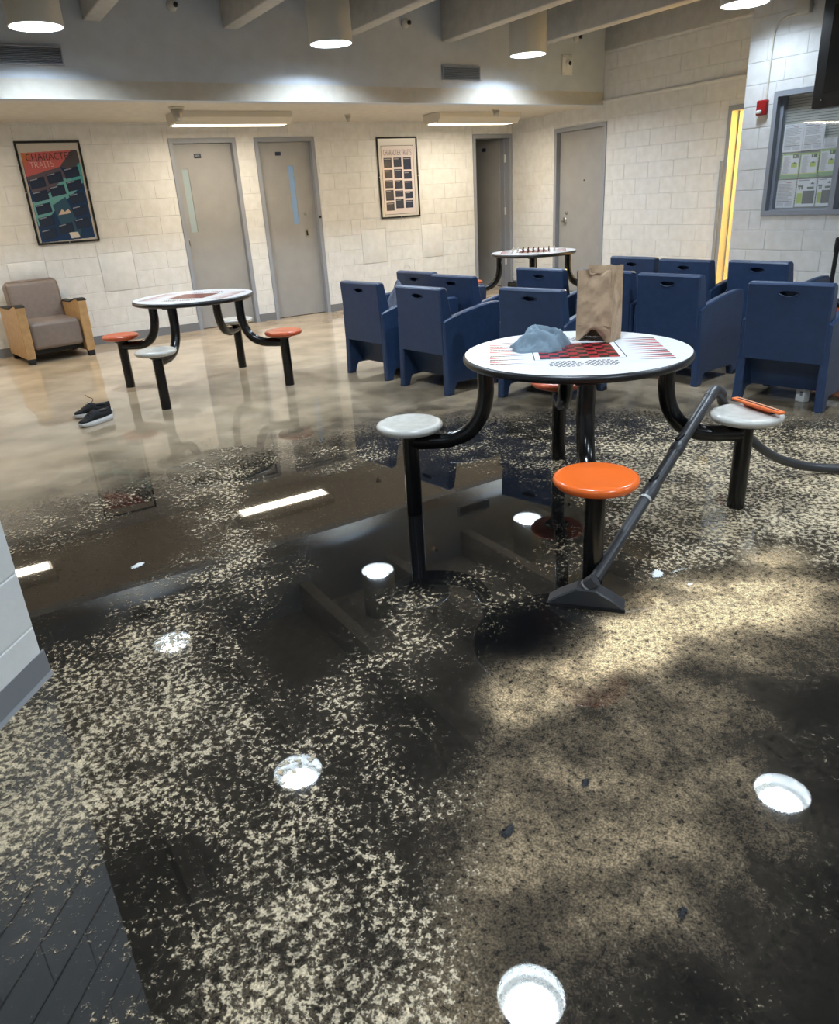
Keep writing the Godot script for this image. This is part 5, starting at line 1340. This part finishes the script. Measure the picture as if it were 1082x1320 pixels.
func build_table_things() -> void:
	# paper bag standing open
	var bag := thing("paper_bag", Vector3(2.562, 0.771, -2.522), -1.2, "brown paper bag standing open on the near game table", "bag")
	var st := start()
	var w := 0.17
	var d := 0.12
	var h := 0.315
	var crease := noise(9.0, 301, 3)
	var nu := 14
	var nv := 22
	# four walls as creased sheets; wall 0 faces +z with the folded notch at its foot
	for wall in 4:
		st.set_smooth_group(wall + 1)
		var span: float = w if wall % 2 == 0 else d
		var dist: float = (d if wall % 2 == 0 else w) / 2
		var b := Basis(Vector3.UP, wall * PI / 2)
		var grid := []
		for j in nv + 1:
			for i in nu + 1:
				var u := i / float(nu) - 0.5
				var v := j / float(nv)
				var y := v * h
				var lean := 1.0 - 0.05 * v + 0.03 * sin(v * 5.0)
				var p := Vector3(u * span, y, dist * lean)
				var edge: float = 1.0 - pow(absf(u) * 2.0, 4.0)
				var f := crease.get_noise_3d(u * 0.28 + wall * 3.0, v * 0.4, wall * 7.0)
				p.z += edge * 0.016 * f
				if wall % 2 == 1: p.z -= edge * 0.022 * smoothstep(0.25, 1.0, v)      # gusset folds in
				if wall == 0 and v < 0.2:
					p.y = lerpf(0.058 * maxf(0.0, 1.0 - absf(u + 0.04) * 2.6), 0.2 * h, v / 0.2)
					p.z -= 0.02 * (1.0 - v / 0.2) * maxf(0.0, 1.0 - absf(u) * 2.5)
				if wall == 0 and j == nv and absf(u - 0.02) < 0.2: p.y -= 0.014
				if j == nv: p.y += 0.003 * sin(u * 19.0 + wall * 2.0) + (0.012 if wall == 2 else 0.0)
				grid.append(b * p)
		for j in nv:
			for i in nu:
				quad(st, grid[j * (nu + 1) + i], grid[j * (nu + 1) + i + 1], grid[(j + 1) * (nu + 1) + i + 1], grid[(j + 1) * (nu + 1) + i])
	obj("walls", finish(st), M.kraft, bag)
	obj("bottom", box(Vector3(-w / 2 + 0.004, 0.066, -d / 2 + 0.004), Vector3(w / 2 - 0.004, 0.068, d / 2 - 0.004)), M.kraft, bag)
	obj("fold_line", box(Vector3(-w / 2 + 0.006, 0.073, d / 2 + 0.001), Vector3(w / 2 - 0.004, 0.0745, d / 2 + 0.004)), M.kraft, bag)
	# crumpled garment
	tag(obj("crumpled_garment", heap(0.15, 0.115, 0.105, 311), M.cloth, self, Vector3(2.265, 0.7705, -2.585), Basis(Vector3.UP, -0.6)), "crumpled grey blue cloth heaped on the near game table", "cloth")
	tag(obj("grey_garment", heap(0.13, 0.17, 0.36, 331, 7.0), M.cloth_pale, self, Vector3(3.38, 0.432, -5.66), Basis(Vector3.UP, 0.15)), "pale grey garment bundled on the seat of the leftmost blue chair", "cloth")
	# game pieces on the far table, two lines of men
	var light := mat(Color(0.80, 0.79, 0.76), 0.4)
	var dark := mat(Color(0.30, 0.14, 0.12), 0.4)
	var piece := lathe([Vector2(0, 0), Vector2(0.013, 0), Vector2(0.013, 0.006), Vector2(0.006, 0.014), Vector2(0.005, 0.026), Vector2(0.009, 0.031), Vector2(0.008, 0.040), Vector2(0, 0.044)], 12)
	for s: int in [0, 1]:
		for k in 9:
			var u := -0.24 + 0.06 * k
			var v: float = [-0.115, 0.125][s]
			var a := deg_to_rad(42.0)
			var p := Vector3(6.04 + cos(a) * u - sin(a) * v, 0.771, -7.04 + sin(a) * u + cos(a) * v)
			tag(obj("game_piece", piece, light if k in [0, 1, 8] else dark, self, p), "%s game piece, %s from the left in the %s line on the far table" % ["pale" if k in [0, 1, 8] else "dark red", ["first", "second", "third", "fourth", "fifth", "sixth", "seventh", "eighth", "ninth"][k], ["farther", "nearer"][s]], "game piece", "game pieces on the far table")
	# orange plastic tool on the white stool
	var tool_ := thing("orange_tool", Vector3(2.965, 0.468, -1.93), 1.32, "orange plastic handled tool lying across the right white stool", "tool")
	obj("bar", rbox(Vector3(0.30, 0.012, 0.034), 0.004, 2), mat(Color(0.88, 0.42, 0.18), 0.4), tool_, Vector3(0, 0.022, 0))
	obj("slot", box(Vector3(-0.125, 0.0275, -0.005), Vector3(0.125, 0.0290, 0.004)), M.black_matt, tool_)
	obj("light_edge", box(Vector3(-0.13, 0.0275, 0.007), Vector3(0.13, 0.0288, 0.014)), mat(Color(0.90, 0.66, 0.48), 0.5), tool_)
	obj("grip", rbox(Vector3(0.17, 0.014, 0.045), 0.005, 2), mat(Color(0.90, 0.36, 0.08), 0.4), tool_, Vector3(0.012, 0.008, 0.026))
	obj("hinge", rbox(Vector3(0.012, 0.018, 0.03), 0.003, 1), M.black_matt, tool_, Vector3(-0.09, 0.012, 0.01))
	posters()

func text_part(words: String, size: float, m: Material, parent: Node, at: Vector3, turn := 0.0, stretch := 1.0) -> void:
	var tm := TextMesh.new()
	tm.text = words
	tm.font_size = 64
	tm.pixel_size = size / 64.0
	tm.depth = 0.0008
	var f := SystemFont.new()
	f.font_names = PackedStringArray(["Droid Sans"])
	tm.font = f
	obj("lettering", tm, m, parent, at, Basis(Vector3(0, 0, 1), turn) * Basis.from_scale(Vector3(stretch, 1, 1)))

func poster_frame(t: Node3D, w: float, h: float, face: Material) -> void:
	obj("print", sheet(w - 0.02, h - 0.02), face, t, Vector3(0, 0, 0.0085))
	obj("backing", box(Vector3(-w / 2 + 0.005, -h / 2 + 0.005, 0.005), Vector3(w / 2 - 0.005, h / 2 - 0.005, 0.0075)), M.black_matt, t)
	for s: float in [-1.0, 1.0]:
		obj("frame_rail", rbox(Vector3(w + 0.004, 0.022, 0.014), 0.003, 1), M.black_matt, t, Vector3(0, s * (h / 2 - 0.008), 0.012))
		obj("frame_rail", rbox(Vector3(0.022, h - 0.04, 0.014), 0.003, 1), M.black_matt, t, Vector3(s * (w / 2 - 0.008), 0, 0.012))
		obj("clip", rbox(Vector3(0.014, 0.012, 0.006), 0.002, 1), M.steel, t, Vector3(s * (w / 2 - 0.008), 0.02, 0.02))
	obj("clip", rbox(Vector3(0.012, 0.014, 0.006), 0.002, 1), M.steel, t, Vector3(0, -h / 2 + 0.008, 0.02))

func posters() -> void:
	# left poster: coloured fields and leaning dark boxes
	var t := thing("poster", Vector3(1.449, 1.702, FAR_Z + 0.003), 0.0, "framed poster of slanting navy boxes under a red heading, above the armchair", "poster")
	var w := 216
	var h := 344
	var im := Image.create(w, h, false, Image.FORMAT_RGB8)
	var P := func(a: Array) -> PackedVector2Array:
		var o := PackedVector2Array()
		for k in range(0, a.size(), 2): o.append(Vector2(a[k] * w, a[k + 1] * h))
		return o
	var paper := Color(0.74, 0.72, 0.69)
	var fields := [
		[P.call([0.05, 0.10, 0.95, 0.08, 0.95, 0.97, 0.05, 0.99]), Color(0.13, 0.22, 0.36)],
		[P.call([0.05, 0.10, 0.86, 0.08, 0.62, 0.24, 0.06, 0.33]), Color(0.72, 0.38, 0.38)],
		[P.call([0.05, 0.10, 0.22, 0.10, 0.06, 0.24]), Color(0.72, 0.42, 0.28)],
		[P.call([0.86, 0.08, 0.95, 0.08, 0.96, 0.20, 0.80, 0.28, 0.62, 0.24]), Color(0.30, 0.29, 0.31)],
		[P.call([0.06, 0.33, 0.62, 0.24, 0.70, 0.36, 0.10, 0.56]), Color(0.36, 0.32, 0.36)],
		[P.call([0.96, 0.20, 0.96, 0.40, 0.84, 0.44, 0.70, 0.34]), Color(0.30, 0.60, 0.62)],
		[P.call([0.62, 0.36, 0.72, 0.34, 0.86, 0.46, 0.40, 0.66, 0.34, 0.50]), Color(0.40, 0.62, 0.63)],
		[P.call([0.05, 0.58, 0.34, 0.50, 0.46, 0.62, 0.20, 0.78, 0.06, 0.82]), Color(0.40, 0.62, 0.63)],
		[P.call([0.36, 0.62, 0.60, 0.54, 0.74, 0.86, 0.70, 0.96, 0.46, 0.90]), Color(0.20, 0.32, 0.40)],
		[P.call([0.42, 0.72, 0.50, 0.66, 0.54, 0.69, 0.60, 0.66, 0.64, 0.70, 0.58, 0.71]), Color(0.78, 0.70, 0.64)],
		[P.call([0.53, 0.90, 0.68, 0.90, 0.70, 0.96, 0.55, 0.965]), Color(0.80, 0.78, 0.76)]]
	var boxes := []
	for r in 5:
		for c in 3:
			if (r == 2 and c == 1) or (r == 3 and c == 1): continue
			var x := 0.08 + 0.29 * c - 0.0 * r
			var y := 0.345 + 0.128 * r - 0.045 * c
			boxes.append(PackedVector2Array([Vector2(x * w, (y + 0.012) * h), Vector2((x + 0.25) * w, (y - 0.016) * h), Vector2((x + 0.26) * w, (y + 0.082) * h), Vector2((x + 0.015) * w, (y + 0.108) * h)]))
	for y in h:
		for x in w:
			var p := Vector2(x + 0.5, y + 0.5)
			var col := paper
			for f in fields:
				if Geometry2D.is_point_in_polygon(p, f[0]): col = f[1]
			im.set_pixel(x, y, col)
	for k in boxes.size():
		var b: PackedVector2Array = boxes[k]
		var lo := b[0].min(b[1].min(b[2].min(b[3])))
		var hi := b[0].max(b[1].max(b[2].max(b[3])))
		for y in range(int(lo.y), int(hi.y) + 1):
			for x in range(int(lo.x), int(hi.x) + 1):
				if x < 0 or y < 0 or x >= w or y >= h: continue
				var p := Vector2(x + 0.5, y + 0.5)
				if not Geometry2D.is_point_in_polygon(p, b): continue
				var v := p.y - (b[0].y + (p.x - b[0].x) * (b[1].y - b[0].y) / (b[1].x - b[0].x))
				var col := Color(0.15, 0.185, 0.27)
				if v > 1.5 and v < 5.0 and p.x > b[0].x + 4 and p.x < b[0].x + 30: col = Color(0.55, 0.57, 0.62)
				elif v > 9 and v < 30 and int(v) % 4 == 0 and p.x > b[0].x + 4 and p.x < b[1].x - 5: col = Color(0.20, 0.24, 0.32)
				im.set_pixel(x, y, col)
	var m := mat(Color(1, 1, 1), 0.18)
	m.albedo_texture = ImageTexture.create_from_image(im)
	poster_frame(t, 0.665, 1.053, m)
	text_part("CHARACTER", 0.098, mat(Color(0.22, 0.12, 0.13), 0.5), t, Vector3(-0.005, 0.372, 0.0092), 0.03, 0.95)
	text_part("TRAITS", 0.085, mat(Color(0.80, 0.62, 0.60), 0.5), t, Vector3(-0.10, 0.295, 0.0092), 0.05, 0.95)
	# right poster: navy boxes in three columns
	t = thing("poster", Vector3(5.936, 1.698, FAR_Z + 0.003), 0.0, "framed pale poster with three columns of navy boxes, left of the dark doorway", "poster")
	im = Image.create(216, 344, false, Image.FORMAT_RGB8)
	im.fill(Color(0.78, 0.77, 0.76))
	im.fill_rect(Rect2i(18, 32, 180, 300), Color(0.30, 0.29, 0.32))
	im.fill_rect(Rect2i(20, 34, 176, 296), Color(0.80, 0.765, 0.775))
	var navy := Color(0.14, 0.17, 0.25)
	var tall := [[42, 36, 34, 46, 36], [40, 40, 36, 28, 42], [52, 32, 38, 30, 34]]
	for c in 3:
		var y := 84
		for r in 5:
			var x: int = 30 + c * 54
			var hh: int = tall[c][r]
			im.fill_rect(Rect2i(x, y, 44, hh), navy)
			im.fill_rect(Rect2i(x + 3, y + 4, 26 if (r + c) % 2 else 36, 3), Color(0.62, 0.62, 0.64))
			for q in range(y + 11, y + hh - 3, 4): im.fill_rect(Rect2i(x + 4, q, 34, 1), Color(0.27, 0.31, 0.39))
			y += hh + 9
	m = mat(Color(1, 1, 1), 0.18)
	m.albedo_texture = ImageTexture.create_from_image(im)
	poster_frame(t, 0.655, 1.04, m)
	text_part("CHARACTER TRAITS", 0.095, mat(Color(0.34, 0.25, 0.28), 0.5), t, Vector3(0, 0.325, 0.0092), 0.0, 0.56)

# ---------------------------------------------------------------- vacuum wand with its floor head and hose
func build_vacuum() -> void:
	var t := thing("vacuum_wand", Vector3.ZERO, 0.0, "grey black wet vacuum wand leaning on the stool arm, its wide head in the water", "vacuum")
	var top := Vector3(2.876, 0.53, -2.106)
	var foot := Vector3(1.775, 0.07, -1.735)
	var along := (top - foot).normalized()
	obj("tube", tube([foot + along * 0.03, foot + along * 0.3, foot + along * 0.55], 0.0225, 16), M.rubber, t)
	obj("tube", tube([foot + along * 0.53, foot + along * 0.8, top - along * 0.02], 0.0255, 16), M.rubber, t)
	obj("coupling", tube([foot + along * 0.50, foot + along * 0.515, foot + along * 0.575, foot + along * 0.59], [0.025, 0.030, 0.030, 0.026], 16), M.rubber, t)
	obj("coupling", tube([foot + along * 0.80, foot + along * 0.81, foot + along * 0.845, foot + along * 0.86], [0.026, 0.030, 0.030, 0.026], 16), M.rubber, t)
	obj("worn_label", tube([foot + along * 0.487, foot + along * 0.503], 0.0252, 16, false), mat(Color(0.66, 0.66, 0.64), 0.6), t)
	for k: float in [0.60, 0.88]:
		obj("latch_button", rbox(Vector3(0.05, 0.012, 0.018), 0.004, 1), M.black_matt, t, foot + along * k + Vector3(-0.012, 0.026, 0), Basis(Vector3(0, 0, 1), 0.4))
	# bent cuff at the upper end
	var bend := smooth_path([top - along * 0.04, top, top + Vector3(0.035, 0.006, -0.006), top + Vector3(0.075, -0.022, 0.0)], 4)
	obj("bent_end", tube(bend, 0.0265, 16), M.rubber, t)
	# floor head: a wide fan, narrow at the neck
	var u := Vector3(0.64, 0, 0.77).normalized()          # along the slot of the head
	var n := Vector3(-0.77, 0, 0.64).normalized()         # towards the camera
	var h := Node3D.new()
	h.name = "floor_head"
	t.add_child(h)
	h.transform = Transform3D(Basis(u, Vector3.UP, u.cross(Vector3.UP)), Vector3(1.742, 0.006, -1.725))
	var st := start()
	var fan := [Vector2(-0.138, 0), Vector2(0.138, 0), Vector2(0.138, 0.014), Vector2(0.10, 0.042), Vector2(0.055, 0.066), Vector2(0.035, 0.078), Vector2(-0.035, 0.078), Vector2(-0.055, 0.066), Vector2(-0.10, 0.042), Vector2(-0.138, 0.014)]
	add_prism(st, fan, -0.036, 0.036, 0.005)
	obj("shell", finish(st), M.rubber, h)
	obj("squeegee_lip", box(Vector3(-0.142, -0.004, 0.030), Vector3(0.142, 0.012, 0.040)), M.black_matt, h)
	obj("neck", tube([Vector3(0, 0.06, 0), Vector3(0.01, 0.085, 0), Vector3(0.03, 0.105, 0)], [0.033, 0.028, 0.026], 14), M.rubber, h)
	obj("neck_ring", tube([Vector3(0.004, 0.074, 0), Vector3(0.008, 0.08, 0)], 0.0305, 14), mat(Color(0.6, 0.6, 0.6), 0.5), h)
	# hose down to the floor behind the stool
	var c := [top + Vector3(0.07, -0.018, 0.0), Vector3(2.985, 0.462, -2.12), Vector3(3.03, 0.40, -2.10), Vector3(3.10, 0.30, -2.06), Vector3(3.22, 0.20, -2.04), Vector3(3.37, 0.115, -2.03), Vector3(3.53, 0.052, -1.98), Vector3(3.66, 0.034, -1.89), Vector3(3.85, 0.032, -1.70), Vector3(4.05, 0.032, -1.35), Vector3(4.1, 0.032, -0.9)]
	obj("hose", tube(smooth_path(c, 6), 0.0225, 12), M.rubber, t)

# ---------------------------------------------------------------- shoes and other small things
func loft(rings: Array) -> ArrayMesh:
	var st := start()
	st.set_smooth_group(0)
	var n: int = rings[0].size()
	for k in rings.size() - 1:
		for i in n:
			var j := (i + 1) % n
			quad(st, rings[k][i], rings[k][j], rings[k + 1][j], rings[k + 1][i])
	var a := Vector3.ZERO
	var b := Vector3.ZERO
	for i in n:
		a += rings[0][i] / n
		b += rings[-1][i] / n
	for i in n:
		var j := (i + 1) % n
		tri(st, a, rings[0][j], rings[0][i])
		tri(st, b, rings[-1][i], rings[-1][j])
	return finish(st)

# outline of a shoe seen from above: x from heel to toe
func shoe_half(x: float) -> float:
	return lerpf(0.032, 0.046, smoothstep(-0.14, 0.07, x)) * sqrt(clampf(1.0 - pow(absf(x) / 0.145, 5.0), 0.0, 1.0))

func make_shoe(label: String, at: Vector3, turn: float, group: String) -> void:
	var t := thing("sneaker", at, turn, label, "shoe", group)
	# sole: two closed outlines
	var rings := []
	for k in 4:
		var y: float = [0.0, 0.006, 0.028, 0.034][k]
		var grow: float = [0.90, 1.0, 1.03, 0.97][k]
		var ring := []
		for i in 40:
			var a := TAU * i / 40.0
			var x := 0.143 * cos(a)
			ring.append(Vector3(x * grow, y + (0.012 * maxf(0.0, x / 0.14 - 0.5) if k < 2 else 0.0) + (0.008 * maxf(0.0, -x / 0.14 - 0.2) if k > 1 else 0.0), -signf(sin(a)) * shoe_half(x) * grow * minf(1.0, absf(sin(a)) * 3.0)))
		rings.append(ring)
	obj("sole", loft(rings), M.sole, t)
	# upper: sections from heel to toe
	rings = []
	for k in 15:
		var x := lerpf(-0.134, 0.134, k / 14.0)
		var hw := shoe_half(x) * 0.95 + 0.002
		var y1: float = lerpf(0.10, 0.085, smoothstep(-0.13, -0.05, x)) if x < -0.05 else (lerpf(0.085, 0.108, smoothstep(-0.05, 0.0, x)) if x < 0.0 else lerpf(0.108, 0.052, smoothstep(0.0, 0.125, x)))
		if k == 14: y1 = 0.045
		var ring := []
		for i in 20:
			var a := TAU * i / 20.0
			var s := sin(a)
			var c := cos(a)
			ring.append(Vector3(x, 0.03 + (y1 - 0.03) * (0.5 + 0.5 * s), -c * hw * (1.0 - 0.35 * maxf(0.0, s))))
		rings.append(ring)
	obj("upper", loft(rings), M.shoe, t)
	obj("opening", rbox(Vector3(0.075, 0.02, 0.045), 0.009, 2), M.black_matt, t, Vector3(-0.065, 0.084, 0))
	for k in 4: obj("lace", tube([Vector3(0.02 + k * 0.018, 0.092 - k * 0.008, -0.022), Vector3(0.022 + k * 0.018, 0.107 - k * 0.008, 0), Vector3(0.024 + k * 0.018, 0.092 - k * 0.008, 0.022)], 0.0025, 6), M.dark_metal, t)
	obj("pull_loop", tube(smooth_path([Vector3(-0.005, 0.105, 0.004), Vector3(-0.02, 0.13, 0.006), Vector3(0.012, 0.15, 0.012), Vector3(0.03, 0.168, 0.02)], 4), 0.0022, 6), M.shoe, t)

func build_small_things() -> void:
	make_shoe("black sneaker with a white sole on the wet floor, nearer of the pair", Vector3(0.775, 0.0, -5.90), PI + 0.45, "black sneakers left of the empty game table")
	make_shoe("black sneaker with a white sole on the wet floor, farther of the pair", Vector3(0.80, 0.0, -6.16), PI - 0.15, "black sneakers left of the empty game table")
	make_shoe("black sneaker near the far corner, the front one of two", Vector3(7.72, 0.0, -9.42), -1.2, "black sneakers in the far corner")
	make_shoe("black sneaker near the far corner, the back one of two", Vector3(7.84, 0.0, -9.60), -1.5, "black sneakers in the far corner")
	# white box under the right chair
	var b := thing("floor_box", Vector3(4.80, 0, -2.80), -0.2, "small white box on the floor under the rightmost blue chair", "box")
	obj("carton", rbox(Vector3(0.05, 0.11, 0.075), 0.006, 2), M.white, b, Vector3(0, 0.055, 0))
	obj("mark", rbox(Vector3(0.004, 0.03, 0.02), 0.001, 1), M.base, b, Vector3(-0.026, 0.06, 0.01))
	# orange tank with an upright handle at the right edge
	var k := thing("floor_machine", Vector3(6.55, 0, -3.50), 0.0, "orange floor machine with a black upright handle at the right edge", "machine")
	obj("tank", rbox(Vector3(0.36, 0.30, 0.30), 0.05, 3), M.orange_worn, k, Vector3(0, 0.24, 0))
	obj("lid", rbox(Vector3(0.37, 0.035, 0.31), 0.015, 2), M.black_matt, k, Vector3(0, 0.405, 0))
	obj("handle_post", tube([Vector3(0.05, 0.02, -0.24), Vector3(0.05, 0.5, -0.245), Vector3(0.05, 0.83, -0.24)], 0.018, 12), M.black_matt, k)
	obj("handle_collar", tube([Vector3(0.05, 0.80, -0.24), Vector3(0.05, 0.91, -0.235)], 0.026, 12), M.black_matt, k)
	obj("handle_grip", tube([Vector3(0.05, 0.90, -0.25), Vector3(0.05, 0.90, -0.05)], 0.016, 10), M.black_matt, k)
	for s: float in [-1.0, 1.0]:
		obj("wheel", lathe([Vector2(0, -0.02), Vector2(0.08, -0.02), Vector2(0.085, 0), Vector2(0.08, 0.02), Vector2(0, 0.02)], 20), M.rubber, k, Vector3(0, 0.085, s * 0.16), Basis(Vector3.RIGHT, PI / 2))
	# scraps on the water
	var scraps := [[0.444, -3.161, 0.030, M.white, "small white paper scrap floating left of the stool reflections"], [0.834, -1.058, 0.022, M.black_matt, "dark scrap of debris floating in the foreground"], [0.997, -0.674, 0.016, M.black_matt, "small dark scrap of debris near the bottom right of the water"], [1.098, -1.066, 0.016, M.black_matt, "small dark scrap of debris in the brown sediment, middle right"], [2.12, -1.72, 0.034, M.white, "thin white scrap floating right of the vacuum wand"]]
	for s in scraps:
		tag(obj("debris_scrap", heap(s[2], s[2] * 0.5, 0.006, int(s[0] * 1000), 40.0), s[3], self, Vector3(s[0], 0.008, s[1]), Basis(Vector3.UP, 0.5)), s[4], "debris")
